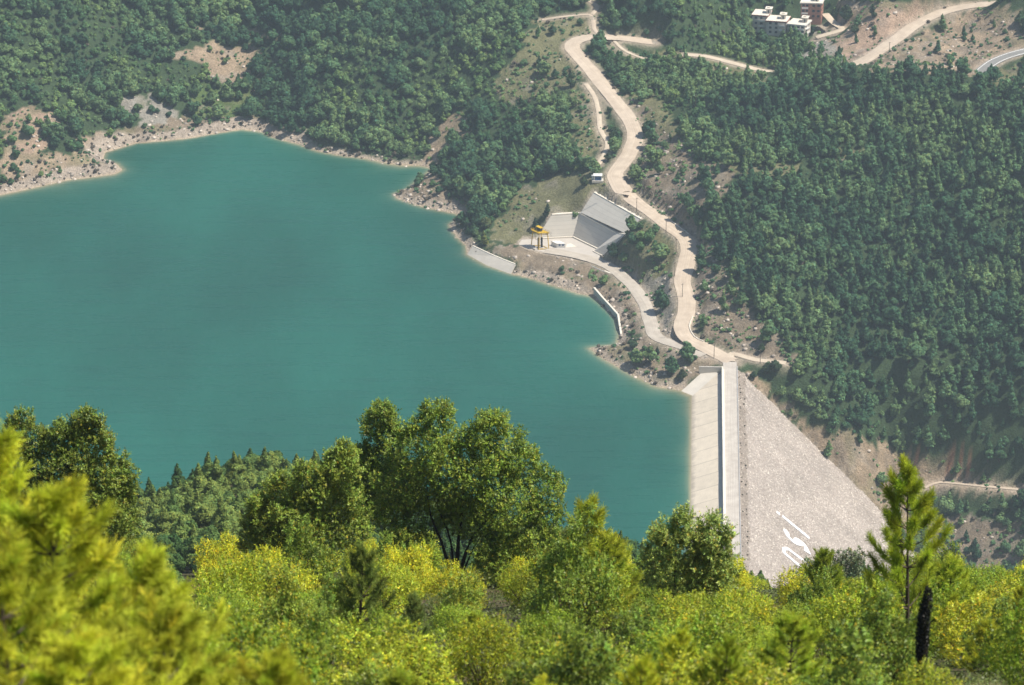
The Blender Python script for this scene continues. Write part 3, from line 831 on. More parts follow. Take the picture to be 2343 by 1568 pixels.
# ------------------------------------------------------------------ roads
def ribbon(name, pts, width, mat, dz=.0, jit=.5):
    P_ = [np.array(p) for p in pts]
    V = []; cols = 7
    for i, p in enumerate(P_):
        d = P_[min(i + 1, len(P_) - 1)] - P_[max(i - 1, 0)]; d[2] = 0; d /= np.linalg.norm(d) + 1e-9
        nrm = np.array([d[1], -d[0], 0])
        wl = width / 2 * (1 + .10 * math.sin(i * .7) * jit) + random.uniform(-.25, .25) * jit
        wr = width / 2 * (1 + .10 * math.sin(i * .43 + 1) * jit) + random.uniform(-.25, .25) * jit
        for k in range(cols):
            t = k / (cols - 1)
            o = -wl + (wl + wr) * t
            V.append(p + nrm * o + np.array([0, 0, dz + .12 - .20 * (2 * t - 1) ** 2]))
    n_ = len(P_)
    ii = np.arange(n_ * cols).reshape(n_, cols)
    Fr = np.stack([ii[:-1, :-1], ii[:-1, 1:], ii[1:, 1:], ii[1:, :-1]], -1).reshape(-1, 4)
    me = np_mesh(name, np.array(V), Fr, None, True)
    uvl = me.uv_layers.new(name='UVMap')
    uvs = np.zeros((n_ * cols, 2)); s_ = 0
    for i in range(n_):
        if i: s_ += np.linalg.norm(P_[i] - P_[i - 1])
        for k in range(cols): uvs[i * cols + k] = (k / (cols - 1), s_ / 40)
    uvl.data.foreach_set('uv', uvs[Fr.ravel()].astype(np.float32).ravel())
    o = link(name, me, mat)
    tag(o, kind='structure')
    return o

def road_mat(name, base, rut, edge_):
    m, t, p = new_mat(name)
    N = t.nodes.new; L = t.links.new
    uv = N('ShaderNodeUVMap'); sx = N('ShaderNodeSeparateXYZ'); L(uv.outputs[0], sx.inputs[0])
    tc = N('ShaderNodeTexCoord'); no = N('ShaderNodeTexNoise'); no.inputs['Scale'].default_value = .18; no.inputs['Detail'].default_value = 8; no.inputs['Roughness'].default_value = .65
    L(tc.outputs['Object'], no.inputs['Vector'])
    n2 = N('ShaderNodeTexNoise'); n2.inputs['Scale'].default_value = 6; n2.inputs['Detail'].default_value = 3
    mp = N('ShaderNodeMapping'); mp.inputs['Scale'].default_value = (2.6, .12, 1); L(uv.outputs[0], mp.inputs[0]); L(mp.outputs[0], n2.inputs['Vector'])
    r = N('ShaderNodeValToRGB'); e = r.color_ramp.elements
    e[0].position = .35; e[0].color = (*base, 1); e[1].position = .68; e[1].color = (*rut, 1)
    L(n2.outputs[0], r.inputs[0])
    r2 = N('ShaderNodeValToRGB'); e = r2.color_ramp.elements; e[0].position = .3; e[0].color = (.82, .8, .78, 1); e[1].position = .7; e[1].color = (1.1, 1.1, 1.08, 1)
    L(no.outputs[0], r2.inputs[0])
    mx = N('ShaderNodeMix'); mx.data_type = 'RGBA'; mx.blend_type = 'MULTIPLY'; mx.inputs['Factor'].default_value = 1
    L(r.outputs[0], mx.inputs[6]); L(r2.outputs[0], mx.inputs[7])
    L(mx.outputs[2], p.inputs['Base Color']); p.inputs['Roughness'].default_value = .95; p.inputs['Specular IOR Level'].default_value = .1
    b_ = N('ShaderNodeBump'); b_.inputs['Strength'].default_value = .4; L(no.outputs[0], b_.inputs['Height']); L(b_.outputs[0], p.inputs['Normal'])
    return m
M['dirt'] = road_mat('dirt_road', (.51, .425, .335), (.59, .50, .405), None)
M['lowdirt'] = road_mat('lower_dirt_road', (.44, .40, .345), (.54, .485, .42), None)
M['paledirt'] = road_mat('pale_track', (.55, .46, .36), (.62, .54, .43), None)
M['asph'] = road_mat('asphalt', (.24, .24, .235), (.30, .30, .29), None)
rm = dict(main=('dirt_road', 'dirt'), lower=('lower_road', 'lowdirt'), spur=('gravel_road', 'paledirt'), mid=('pale_road', 'paledirt'), top=('hill_road', 'dirt'), asphalt=('asphalt_road', 'asph'),
          track=('path', 'paledirt'), farm=('farm_track', 'dirt'), farm2=('farm_track', 'dirt'), dirt2=('path', 'paledirt'), yard=('yard_track', 'paledirt'), trackR=('valley_track', 'dirt'))
for i, (k_, (pts, wd)) in enumerate(ROAD3.items()):
    nm, mt = rm[k_]
    ribbon(nm, pts, wd, M[mt], dz=.004 * i)
# pale gravel verge and edge line of the asphalt
apts = ROAD3['asphalt'][0]
vb = []
for s_, nm in ((-1, 'road_edge_line'), (1, 'road_edge_line')):
    off = []
    for i, p in enumerate(apts):
        d = apts[min(i + 1, len(apts) - 1)] - apts[max(i - 1, 0)]; d = d / np.linalg.norm(d)
        off.append(p + np.array([d[1], -d[0], 0]) * s_ * 3.2 + np.array([0, 0, .12]))
    ribbon(nm, off, .45, M['white'], dz=.0, jit=0)

# pad of gravel
mb = MB()
padw = [at_z(*c4(*q), PAD) for q in ((640, 600), (765, 595), (1090, 578), (1312, 686), (1335, 765), (1240, 780), (900, 725), (700, 680), (610, 640))]
mb.face([p + np.array([0, 0, .03]) for p in padw])
tag(mb.build('gravel_yard', M['crest']), kind='structure')

# ================================================================== THE DAM
dam = empty('dam', DP(0, 4, CREST_Z))
tag(dam, 'rockfill dam with a pale concrete face towards the lake and a road along its crest', 'dam')
dorg = np.array(dam.location)
def child(mb, name, mat):
    o = mb.build(name, mat, dam, origin=dorg)
    return o
UN = -380.0
# concrete face in one sheet, with UV metres along the crest
mb = MB()
VB = V_LEDGE - (LEDGE_Z + 5) / S_UP
def far_u(v): return -1.5 + (ub + 1.5) * (V_LEDGE - v) / (V_LEDGE - V_WATER)
def clipf(poly):
    out = []
    for i in range(len(poly)):
        p, q = poly[i], poly[(i + 1) % len(poly)]
        fp, fq = far_u(p[1]) - p[0], far_u(q[1]) - q[0]
        if fp >= 0: out.append(p)
        if fp * fq < 0:
            t = fp / (fp - fq); out.append((p[0] + (q[0] - p[0]) * t, p[1] + (q[1] - p[1]) * t))
    return out
for k in range(26):
    u1, u2 = -15.0 * (k + 1), -15.0 * k
    pl = clipf([(u1, VB), (u1, V_LEDGE), (u2, V_LEDGE), (u2, VB)])
    if len(pl) > 2: mb.face([DP(p[0], p[1], LEDGE_Z + (p[1] - V_LEDGE) * S_UP) for p in reversed(pl)], [(p[0] + 1500, p[1]) for p in reversed(pl)])
child(mb, 'concrete_face', M['face'])
mb = MB()
panel(mb, pA + np.array([0, 0, -.0]), pB, slab[1], slab[0], 1.0)
pa2, pb2 = pA + (pA - slab[0]) * .4, pB + (pB - slab[1]) * .4
panel(mb, pa2, pb2, pB, pA, .9)
child(mb, 'abutment_slab', M['conc'])
# dark joint between slab and face
mb = MB(); mb.tube([slab[1] + np.array([0, 0, .05]), pB + np.array([0, 0, .05])], .32, 5); child(mb, 'joint_strip', M['dark_steel'])
mb = MB()
mb.hexa([DP(UN, V_LEDGE, 3), DP(UN, 0, 3), DP(-.5, 0, 3), DP(-.5, V_LEDGE, 3)], [DP(UN, V_LEDGE, LEDGE_Z + .004), DP(UN, 0, LEDGE_Z + .004), DP(-.5, 0, LEDGE_Z + .004), DP(-.5, V_LEDGE, LEDGE_Z + .004)])
child(mb, 'ledge', M['conc'])
# parapet wall in pours with slightly different alignment
mb = MB(); u = 0.0
k = 0
while u > UN:
    u2 = u - 14.9; o_ = random.uniform(-.05, .05); h_ = CREST_Z + 1.05 + random.uniform(-.03, .03)
    mb.hexa([DP(u2, o_, 3), DP(u2, .75, 3), DP(u, .75, 3), DP(u, o_, 3)], [DP(u2, o_, h_), DP(u2, .75, h_), DP(u, .75, h_), DP(u, o_, h_)])
    u -= 15
child(mb, 'parapet_wall', M['coping'])
mb = MB()
hw0 = at_z(*c7(605, 352), CREST_Z + .8); 
mb.hexa([DP(-.2, V_LEDGE - 10.5, 2), DP(-.2, 0, 2), DP(.6, .7, 2), DP(.6, V_LEDGE - 10.5, 2)], [DP(-.2, V_LEDGE - 10.5, CREST_Z + .6), DP(-.2, 0, CREST_Z + .6), DP(.6, .7, CREST_Z + .6), DP(.6, V_LEDGE - 10.5, CREST_Z + .6)])
child(mb, 'head_wall', M['wallc'])
# crest roadway
mb = MB()
for i in range(38):
    u1, u2 = 8 - i * 10.2, 8 - (i + 1) * 10.2
    mb.face([DP(u2, .75, CREST_Z), DP(u2, V_ROADR - .3, CREST_Z), DP(u1, V_ROADR - .3, CREST_Z), DP(u1, .75, CREST_Z)], [(0, u2 / 40), (1, u2 / 40), (1, u1 / 40), (0, u1 / 40)])
M['crestroad'] = road_mat('crest_road', (.47, .43, .385), (.56, .52, .47), None)
child(mb, 'crest_road', M['crestroad'])
mb = MB(); mb.hexa([DP(UN, V_ROADR - .3, 6), DP(UN, V_ROADR + .1, 6), DP(2, V_ROADR + .1, 6), DP(2, V_ROADR - .3, 6)], [DP(UN, V_ROADR - .3, CREST_Z + .35), DP(UN, V_ROADR + .1, CREST_Z + .35), DP(2, V_ROADR + .1, CREST_Z + .35), DP(2, V_ROADR - .3, CREST_Z + .35)])
child(mb, 'kerb', M['plain_grey'])
mb = MB(); mb.hexa([DP(UN, .75, 7), DP(UN, 1.35, 7), DP(-2, 1.35, 7), DP(-2, .75, 7)], [DP(UN, .75, CREST_Z + .18), DP(UN, 1.35, CREST_Z + .18), DP(-2, 1.35, CREST_Z + .18), DP(-2, .75, CREST_Z + .18)])
child(mb, 'footway', M['coping'])
# rockfill slope: real relief
us = np.arange(UN, 70, 1.0); vs = np.arange(V_ROADR + .1, 145, .9)
U2, V2 = np.meshgrid(us, vs)
jr = rng.random(U2.shape)
Zr = dn_z(V2) + (jr ** 3) * .75 * (V2 > V_ROADR + .5) - .1 + .3 * fbm(U2 / 6, V2 / 6, 3) * (V2 > V_ROADR + 2)
XX = DO[0] + DA[0] * U2 + DB[0] * V2; YY = DO[1] + DA[1] * U2 + DB[1] * V2
keep = in_poly(XX, YY, [tuple(p[:2]) for p in AB] + [tuple(DP(UN - 5, 150, 0)[:2]), tuple(DP(UN - 5, V_ROADR - 1, 0)[:2]), tuple(DP(0, V_ROADR - 1, 0)[:2])]) | (dist_poly(XX, YY, [tuple(p[:2]) for p in AB], closed=False) < 1.4)
iu = np.arange(U2.size).reshape(U2.shape)
Fq = np.stack([iu[:-1, :-1], iu[1:, :-1], iu[1:, 1:], iu[:-1, 1:]], -1)
kf = keep[:-1, :-1] & keep[1:, 1:]
Fq = Fq[kf]
berm = V2 < V_ROADR + 4.6 + .4 * fbm(U2 / 5, V2 / 5, 2)
cc = np.where(berm[..., None], np.array((.76, .74, .71)), np.array((1.0, 1.0, 1.0)))
cc = cc * (1 + .05 * (jr[..., None] - .5))
VV = np.stack([XX, YY, Zr], -1).reshape(-1, 3) - dorg
rs = link('rockfill_slope', np_mesh('rockfill_slope', VV, Fq, cc.reshape(-1, 3), False), M['rockfill'], dam)

# --- white letters laid out on the rockfill
def on_slope(p, lift=.55):
    q = at_plane(p[0], p[1], dn_p, dn_n)
    nn_ = dn_n if dn_n[2] > 0 else -dn_n
    return q + nn_ * lift
def stroke_poly(pts, widths):
    P_ = [on_slope(c5(*p)) for p in pts]
    nn_ = dn_n if dn_n[2] > 0 else -dn_n
    mb = MB(); L_, R_ = [], []
    for i, p in enumerate(P_):
        d = P_[min(i + 1, len(P_) - 1)] - P_[max(i - 1, 0)]; d /= np.linalg.norm(d)
        s_ = np.cross(nn_, d); L_.append(p + s_ * widths[i] / 2); R_.append(p - s_ * widths[i] / 2)
    for i in range(len(P_) - 1):
        bt = [q - nn_ * .9 for q in (L_[i], L_[i + 1], R_[i + 1], R_[i])]
        mb.hexa(bt, [L_[i], L_[i + 1], R_[i + 1], R_[i]])
    return mb
def tidy(pts, ws, n_=5):
    ws = [.62 * q for q in ws]
    o_ = catmull([np.array([*p, w_]) for p, w_ in zip(pts, ws)], 6)
    return [(q[0], q[1]) for q in o_], [q[2] for q in o_]
sp, sw = tidy([(722, 1262), (737, 1275), (746, 1298), (768, 1322), (790, 1336), (812, 1334), (836, 1344), (852, 1362), (858, 1378), (866, 1400)], [3.0, 7.6, 4.2, 4.0, 6.4, 9.2, 5.0, 4.6, 5.8, 7.8])
letS = stroke_poly(sp, sw); child(letS, 'letter_s', M['letter'])
mI = stroke_poly([(716, 1182), (875, 1312)], [2.5, 2.8]); m2 = stroke_poly([(681, 1156), (700, 1172)], [2.6, 2.6])
base = len(mI.v); mI.v += m2.v; mI.f += [[i + base for i in f] for f in m2.f]; mI.uv += m2.uv
child(mI, 'letter_i_with_dot', M['letter'])
dp_, dw_ = tidy([(725, 1376), (748, 1376), (775, 1396), (820, 1430), (862, 1466), (872, 1492), (850, 1496), (800, 1462), (760, 1428), (727, 1400), (725, 1376)], [3.7] * 11)
child(stroke_poly(dp_, dw_), 'letter_d', M['letter'])

# ------------------------------------------------------------------ crest furniture: thin lamp posts' arms are not visible; gauge hut at the far end
# ================================================================== retaining walls
def wall_thing(label, quads, copings, org):
    o = empty('retaining_wall', org); tag(o, label, 'retaining wall', 'concrete retaining walls of the intake yard')
    for q in quads:
        mb = MB(); panel(mb, *q, thick=.9); mb.build('wall_panel', M['wallc'], o, origin=org)
    for line, wd, up in copings:
        mb = MB()
        for a, b_ in zip(line[:-1], line[1:]):
            a, b_ = np.array(a), np.array(b_)
            d = b_ - a; h = np.array([d[1], -d[0], 0]); h /= np.linalg.norm(h)
            if h[1] > 0: h = -h
            f = h * .25; bk = -h * wd
            mb.hexa([a + f - (0, 0, .5), b_ + f - (0, 0, .5), b_ + bk - (0, 0, .5), a + bk - (0, 0, .5)], [a + f + (0, 0, up), b_ + f + (0, 0, up), b_ + bk + (0, 0, up), a + bk + (0, 0, up)])
        mb.build('coping', M['coping'], o, origin=org)
    return o
z_ = np.array([0, 0, 1.0])
lowo = wall_thing('lower concrete retaining wall folded around the intake yard behind the yellow crane', [WALLS[0], WALLS[1]], [([w_tl0, w_tl1, w_tl2, w_tl3], 1.6, .12), ([w_bl0 + z_ * .7 + (0, -1.0, 0), w_bl1 + z_ * .7 + (0, -1.0, 0), w_bl2 + z_ * .7 + (0, -.8, 0)], .5, .1)], w_bl1)
wall_thing('narrow pale wing of concrete closing the right end of the intake yard', [(w_bl4, w_bl3, w_tl3, w_tl2)], [([w_bl4 + z_ * .1, w_bl3 + z_ * .1], 1.0, .5)], w_bl3)
wall_thing('upper concrete retaining wall slanting below the road above the lower wall', [WALLS[3]], [([u_t0, u_t1], 1.5, .15)], u_b0)
for oo in list(bpy.data.objects):
    pass
# grey left-over rock strip beside the upper wall is ground

# --- apron slab at the water
mb = MB()
panel(mb, apr[0] + (0, 0, -.0), apr[1], apr[4], apr[5], .8); panel(mb, apr[1], apr[2], apr[3], apr[4], .8)
dn_ = [q + (q - r) * .6 for q, r in ((apr[0], apr[5]), (apr[1], apr[4]), (apr[2], apr[3]))]
panel(mb, dn_[0], dn_[1], apr[1], apr[0], .7); panel(mb, dn_[1], dn_[2], apr[2], apr[1], .7)
ao = empty('concrete_apron', apr[4]); tag(ao, 'sloping concrete apron running into the lake below the yellow crane', 'concrete slab')
mb.build('slab', M['conc'], ao, origin=apr[4])
mb = MB()
for a, b_ in ((apr[5], apr[4]), (apr[4], apr[3])):
    h = np.array([0, 1.0, 0])
    mb.hexa([a - z_ * .6 + (0, -.2, 0), b_ - z_ * .6 + (0, -.2, 0), b_ - z_ * .6 + h, a - z_ * .6 + h], [a + z_ * .15 + (0, -.2, 0), b_ + z_ * .15 + (0, -.2, 0), b_ + z_ * .15 + h, a + z_ * .15 + h])
mb.build('top_edge', M['coping'], ao, origin=apr[4])

# --- curved wall in the water
cw = [at_z(*c4(*q), 0) for q in ((1273, 1095), (1345, 1162), (1410, 1228), (1485, 1312), (1500, 1400), (1512, 1452))]
ch = [5.0, 3.7, 3.4, 3.4, 2.6, 1.0]
mb = MB(); mc = MB(); org = cw[2]; uacc = 0
for i in range(len(cw) - 1):
    a, b_ = cw[i], cw[i + 1]; d = b_ - a; ln = np.linalg.norm(d); h = np.array([-d[1], d[0], 0]) / ln
    if h[0] < 0: h = -h
    th = h * .9
    mb.face([a - z_ * 5, b_ - z_ * 5, b_ + z_ * ch[i + 1], a + z_ * ch[i]], [(uacc, 0), (uacc + ln, 0), (uacc + ln, ch[i + 1]), (uacc, ch[i])])
    mb.face([b_ - z_ * 5 + th, a - z_ * 5 + th, a + z_ * ch[i] + th, b_ + z_ * ch[i + 1] + th])
    mc.hexa([a + z_ * ch[i] - h * .1, b_ + z_ * ch[i + 1] - h * .1, b_ + z_ * ch[i + 1] + th * 1.1, a + z_ * ch[i] + th * 1.1],
            [a + z_ * (ch[i] + .3) - h * .1, b_ + z_ * (ch[i + 1] + .3) - h * .1, b_ + z_ * (ch[i + 1] + .3) + th * 1.1, a + z_ * (ch[i] + .3) + th * 1.1])
    uacc += ln
o = empty('lake_wall', org); tag(o, 'low curved concrete wall standing in the lake edge below the lower road', 'wall')
mb.build('wall_face', M['conc'], o, origin=org); mc.build('coping', M['coping'], o, origin=org)

# --- small culvert wall beside the lower road
a = at_z(*c4(1215, 815), 3.9); b_ = at_z(*c4(1370, 885), 4.4); org = a
mb = MB(); mb.hexa([a - z_ * 3, b_ - z_ * 3, b_ - z_ * 3 + (0, .8, 0), a - z_ * 3 + (0, .8, 0)], [a, b_, b_ + (0, .8, 0), a + (0, .8, 0)])
o = empty('culvert_wall', org); tag(o, 'small dark culvert wall at the outer edge of the lower road', 'wall')
mb.build('wall_face', M['plain_grey'], o, origin=org)
a2 = at_z(*c4(1370, 880), 4.6); b2 = at_z(*c4(1455, 910), 4.7)
mb = MB(); mb.hexa([a2 - z_ * .5, b2 - z_ * .5, b2 - z_ * .5 + (0, 1.6, 0), a2 - z_ * .5 + (0, 1.6, 0)], [a2, b2, b2 + (0, 1.6, 0), a2 + (0, 1.6, 0)])
mb.build('slab', M['coping'], o, origin=org)

# ================================================================== gantry crane
leg_px = [((480, 1080), (565, 650)), ((755, 1210), (835, 720)), ((1115, 1180), (1110, 700)), ((840, 1060), (850, 640))]
g0 = at_z(*c6(755, 1215), PAD); g1 = at_z(*c6(1125, 1195), PAD); g2 = at_z(*c6(480, 1085), PAD)
g3 = g1 + (g2 - g0) * 1.0
H_ = 10.6
cen = (g0 + g1 + g2 + g3) / 4
crane = empty('gantry_crane', cen); tag(crane, 'tall yellow gantry crane on four legs in the yard beside the lake', 'crane')
tops = [cen + (g - cen) * .84 + z_ * H_ for g in (g0, g1, g3, g2)]
bots = [g0, g1, g3, g2]
for t_, b_ in zip(tops, bots):
    mb = MB(); mb.tube([b_, t_], .27, 4); mb.build('leg', M['yellow'], crane, origin=cen)
mb = MB()
for i in range(4): mb.tube([bots[i] + z_ * .35, bots[(i + 1) % 4] + z_ * .35], .22, 4)
mb.build('base_frame', M['yellow'], crane, origin=cen)
mb = MB()
for i in range(4): mb.tube([tops[i] - z_ * 1.0, tops[(i + 1) % 4] - z_ * 1.0], .2, 4)
mb.build('tie_beam', M['yellow'], crane, origin=cen)
cx_ = cen + z_ * H_
tp = [cx_ + (t_ - cx_) * 1.28 for t_ in tops]
mb = MB(); mb.hexa([q - z_ * .15 for q in tp], [q + z_ * .3 for q in tp]); mb.build('deck', M['yellow'], crane, origin=cen)
mb = MB()
for i in range(4):
    for h in (.75, 1.3): mb.tube([tp[i] + z_ * h, tp[(i + 1) % 4] + z_ * h], .06, 4)
    for t in (0, .25, .5, .75):
        q = tp[i] * (1 - t) + tp[(i + 1) % 4] * t; mb.tube([q, q + z_ * 1.3], .06, 4)
mb.build('railing', M['yellow'], crane, origin=cen)
ang = math.atan2((g1 - g0)[1], (g1 - g0)[0])
angr = math.atan2((g0 - g2)[1], (g0 - g2)[0])
mb = MB(); mb.box((cx_[0] - .2, cx_[1] + .6, H_ + PAD + 1.2), (3.0, 1.6, 1.6), angr); mb.build('winch', M['dark_steel'], crane, origin=cen)
mb = MB(); mb.box((cx_[0] - .4, cx_[1] + .8, H_ + PAD + 2.7), (4.4, 2.2, .25), angr); mb.build('winch_roof', M['yellow'], crane, origin=cen)
mb = MB()
for k in (-1, 1):
    q = cen + np.array([k * .95, .3 * k, 3.4]); mb.box(q, (1.25, .5, 6.4), ang)
mb.build('lifting_beam', M['dark_steel'], crane, origin=cen)
# concrete beam and plate in front
for (a, b_, lab) in ((c6(330, 1100), c6(620, 1240), 'low concrete ledge at the lake side of the yellow crane'),):
    A_ = at_z(*a, PAD); B_ = at_z(*b_, PAD); d = B_ - A_; d /= np.linalg.norm(d); s_ = np.array([-d[1], d[0], 0])
    mb = MB(); mb.hexa([A_, B_, B_ + s_ * 2.2, A_ + s_ * 2.2], [A_ + z_ * .8, B_ + z_ * .8, B_ + z_ * .8 + s_ * 2.2, A_ + z_ * .8 + s_ * 2.2])
    o = mb.build('concrete_ledge', M['conc'], origin=A_); tag(o, lab, 'concrete block')
# --- white hut
h_b = [at_z(*c6(1425, 1150), PAD), at_z(*c6(1735, 1150), PAD)]
hf = (h_b[1] - h_b[0]); hl = np.linalg.norm(hf); hf /= hl; hb = np.array([-hf[1], hf[0], 0]); 
hutd = 6.6
side = at_z(*c6(1215, 1050), PAD) - h_b[0]
hut = empty('hut', h_b[0]); tag(hut, 'white flat-roofed hut with two blue windows beside the yellow crane', 'hut')
A_, B_ = h_b; C_, D_ = B_ + side, A_ + side
mb = MB(); mb.hexa([A_, B_, C_, D_], [q + z_ * 2.7 for q in (A_, B_, C_, D_)]); mb.build('wall', M['white'], hut, origin=A_)
cc_ = (A_ + B_ + C_ + D_) / 4
mb = MB(); rr = [cc_ + (q - cc_) * 1.05 for q in (A_, B_, C_, D_)]
mb.hexa([q + z_ * 2.702 for q in rr], [q + z_ * 2.92 for q in rr]); mb.build('roof', M['white'], hut, origin=A_)
for t in (.32, .72):
    q = A_ * (1 - t) + B_ * t; mb = MB(); mb.box(q + z_ * 1.9 - np.array([0, .03, 0]), (1.0, .08, .9), math.atan2(hf[1], hf[0])); mb.build('window', M['blue'], hut, origin=A_)
q = [at_z(*c6(*p), PAD) for p in ((1790, 1020), (1925, 990), (2150, 1110), (1760, 1140))]
mb = MB(); mb.hexa([p + z_ * .031 for p in (q[3], q[2], q[1], q[0])], [p + z_ * .2 for p in (q[3], q[2], q[1], q[0])]); o = mb.build('concrete_pad', M['coping'], origin=q[3])
tag(o, 'bright flat concrete pad to the right of the white hut', 'concrete slab')
# fence-less lamp posts on the lower wall coping
for pp in ((1205, 640, 9.0), (1290, 30, 13.5)):
    q = at_z(*c6(pp[0], pp[1] + 30), pp[2]); mb = MB(); mb.tube([(0, 0, -1.5), (0, 0, 2.0)], .09, 5)
    o = mb.build('post', M['pole']); o.location = q
    tag(o, 'thin dark post %s the pale retaining wall panel' % ('near the foot of' if pp[1] > 300 else 'at the top of'), 'post')

# ================================================================== cabin with the blue shutter
org = at_z(*c2(1730, 1215), height(*at_z(*c2(1730, 1215), 36)[:2]) if False else 35.2)
org[2] = float(height(org[0], org[1])) + .1
cab = empty('cabin', org); cab.scale = (.76, .76, .76); tag(cab, 'small white cabin with a blue-grey front standing beside the dirt road', 'cabin')
mb = MB(); mb.box((0, 0, .4), (9.2, 6.0, 1.8)); mb.build('plinth', M['conc'], cab)
mb = MB(); mb.box((.1, .3, 3.3), (6.4, 4.4, 4.0)); mb.build('wall', M['white'], cab)
mb = MB(); mb.box((.3, -1.98, 3.1), (4.9, .16, 3.3)); mb.build('shutter', M['blue'], cab)
mb = MB(); mb.box((.1, .2, 5.42), (7.2, 5.2, .24)); mb.build('roof', M['white'], cab)
mb = MB(); mb.box((-4.1, .6, 2.5), (1.3, 1.4, 4.3)); mb.box((-4.1, .6, 4.8), (1.6, 1.7, .2)); mb.build('side_cabinet', M['white'], cab)
for sx_ in (-1, 1):
    mb = MB(); mb.tube([(sx_ * 3.9 + .2, -2.6, 1), (sx_ * 3.9 + .2, -2.6, 4.2)], .07, 5); mb.build('post', M['zinc'], cab)

# ================================================================== apartment blocks
def corner(px, py, z): return at_z(px, py, z)
def block(name, label, fl, fr, depth_v, z0, zt, storeys, wallmat, trim, tower, wins, group=None, balconies=()):
    """fl, fr: front-left and front-right bottom corners in world; depth_v: vector to the back"""
    fl, fr = np.array(fl), np.array(fr)
    o = empty(name, fl); tag(o, label, 'building', group)
    q = [fl, fr, fr + depth_v, fl + depth_v]; cen_ = sum(q) / 4
    mb = MB(); mb.hexa([p * 1.0 + z_ * -4 for p in q], [p + z_ * (zt - z0) for p in q]); mb.build('wall', wallmat, o, origin=fl)
    r_ = [cen_ + (p - cen_) * 1.10 for p in q]
    mb = MB(); mb.hexa([p + z_ * (zt - z0 + .003) for p in r_], [p + z_ * (zt - z0 + .45) for p in r_]); mb.build('roof', M['cream'] if False else M['coping'], o, origin=fl)
    r2 = [cen_ + (p - cen_) * 1.115 for p in q]
    mb = MB()
    for i in range(4):
        a, b__ = r2[i], r2[(i + 1) % 4]; a2, b2_ = r_[i] , r_[(i + 1) % 4]
        mb.hexa([a + z_ * (zt - z0 - .35), b__ + z_ * (zt - z0 - .35), b2_ + z_ * (zt - z0 - .35), a2 + z_ * (zt - z0 - .35)], [a + z_ * (zt - z0 + .5), b__ + z_ * (zt - z0 + .5), b2_ + z_ * (zt - z0 + .5), a2 + z_ * (zt - z0 + .5)])
    mb.build('parapet', trim, o, origin=fl)
    fu = fr - fl; fl_ = np.linalg.norm(fu); fu = fu / fl_; az = math.atan2(fu[1], fu[0])
    su = depth_v; sl_ = np.linalg.norm(su); su = su / sl_; azs = math.atan2(su[1], su[0])
    hgt = (zt - z0) / storeys
    nf = np.array([fu[1], -fu[0], 0]); ns = np.array([su[1], -su[0], 0])
    for s_ in range(storeys):
        zz = z0 + hgt * (s_ + .55)
        for t in wins[0]:
            c = fl + fu * fl_ * t; c[2] = zz; mb = MB(); mb.box(c + nf * .03, (1.7, .16, 1.5), az); mb.build('window', M['glass'], o, origin=fl)
        for t in wins[1]:
            c = fr + su * sl_ * t; c[2] = zz; mb = MB(); mb.box(c + ns * .03, (1.5, .16, 1.4), azs); mb.build('window', M['glass'], o, origin=fl)
        for (side_, t, wd_) in balconies:
            base_ = fl if side_ == 0 else fr; dv = fu if side_ == 0 else su; ln = fl_ if side_ == 0 else sl_; nn_ = nf if side_ == 0 else ns; a_ = az if side_ == 0 else azs
            c = base_ + dv * ln * t; c[2] = z0 + hgt * s_ + .15
            if s_ == 0: continue
            mb = MB(); mb.box(c + nn_ * .75, (wd_, 1.5, .2), a_); mb.box(c + nn_ * 1.45 + z_ * .55, (wd_, .12, 1.0), a_); mb.build('balcony', M['white'], o, origin=fl)
    if tower:
        t1, t2, th = tower
        c = fl + fu * fl_ * t1 + su * sl_ * t2
        tw = empty('stair_tower', (0, 0, 0)); tw.parent = o
        c[2] = zt + th / 2 + .45
        mb = MB(); mb.box(c, (3.3, 3.6, th), az); mb.build('tower_wall', M['cream'], tw, origin=fl)
        mb = MB(); mb.box(c + z_ * (th / 2 + .15), (4.7, 4.9, .3), az); mb.box(c + z_ * (th / 2 + .6), (1.8, 1.8, .6), az); mb.build('tower_roof', M['coping'], tw, origin=fl)
        mb = MB(); mb.box(c + nf * 1.8 + z_ * -.3, (.9, .12, 2.0), az); mb.build('door', M['glass'], tw, origin=fl)
    return o
HZ = 45.0
def gz(p): return p
bk = np.array([3.2, 9.8, 0.0])
gj = 'joined white apartment blocks'
block('apartment_block', 'pale grey apartment block with red roof edge, farthest left of the joined white terrace', A0, A0 + (10, -2.2, 0), bk, A0[2], A0[2] + 11.2, 3, M['cream'], M['red_trim'], (.95, .55, 3.2), ((.25, .6), (.5,)), gj, ((0, .62, 4.5),))
block('apartment_block', 'grey-fronted apartment block with red roof edge in the middle of the white terrace', B0, B0 + (12.6, -2.4, 0), bk, B0[2], B0[2] + 9.2, 3, M['cream'], M['red_trim'], (.76, .55, 3.2), ((.2, .5), (.4,)), gj, ((0, .8, 3.6),))
block('apartment_block', 'white apartment block with curved balconies at the right end of the terrace', C0, C0 + (11.0, -3.2, 0), np.array([4.6, 9.4, 0]), C0[2], C0[2] + 9.4, 3, M['cream'], M['white'], (.80, .62, 3.2), ((.12, .3, .62, .86), (.25, .7)), gj, ((0, .75, 4.6), (1, .35, 4.5)))
block('house', 'pink brick house with unfinished upper floor behind the white apartment terrace', D0, D0 + (13.5, -1.2, 0), np.array([2.2, 9.5, 0]), D0[2], D0[2] + 11.0, 3, M['pink'], M['cream'], (.7, .5, 2.4), ((.12, .3, .62, .86), (.3, .7)), None, ((0, .2, 4.2),))

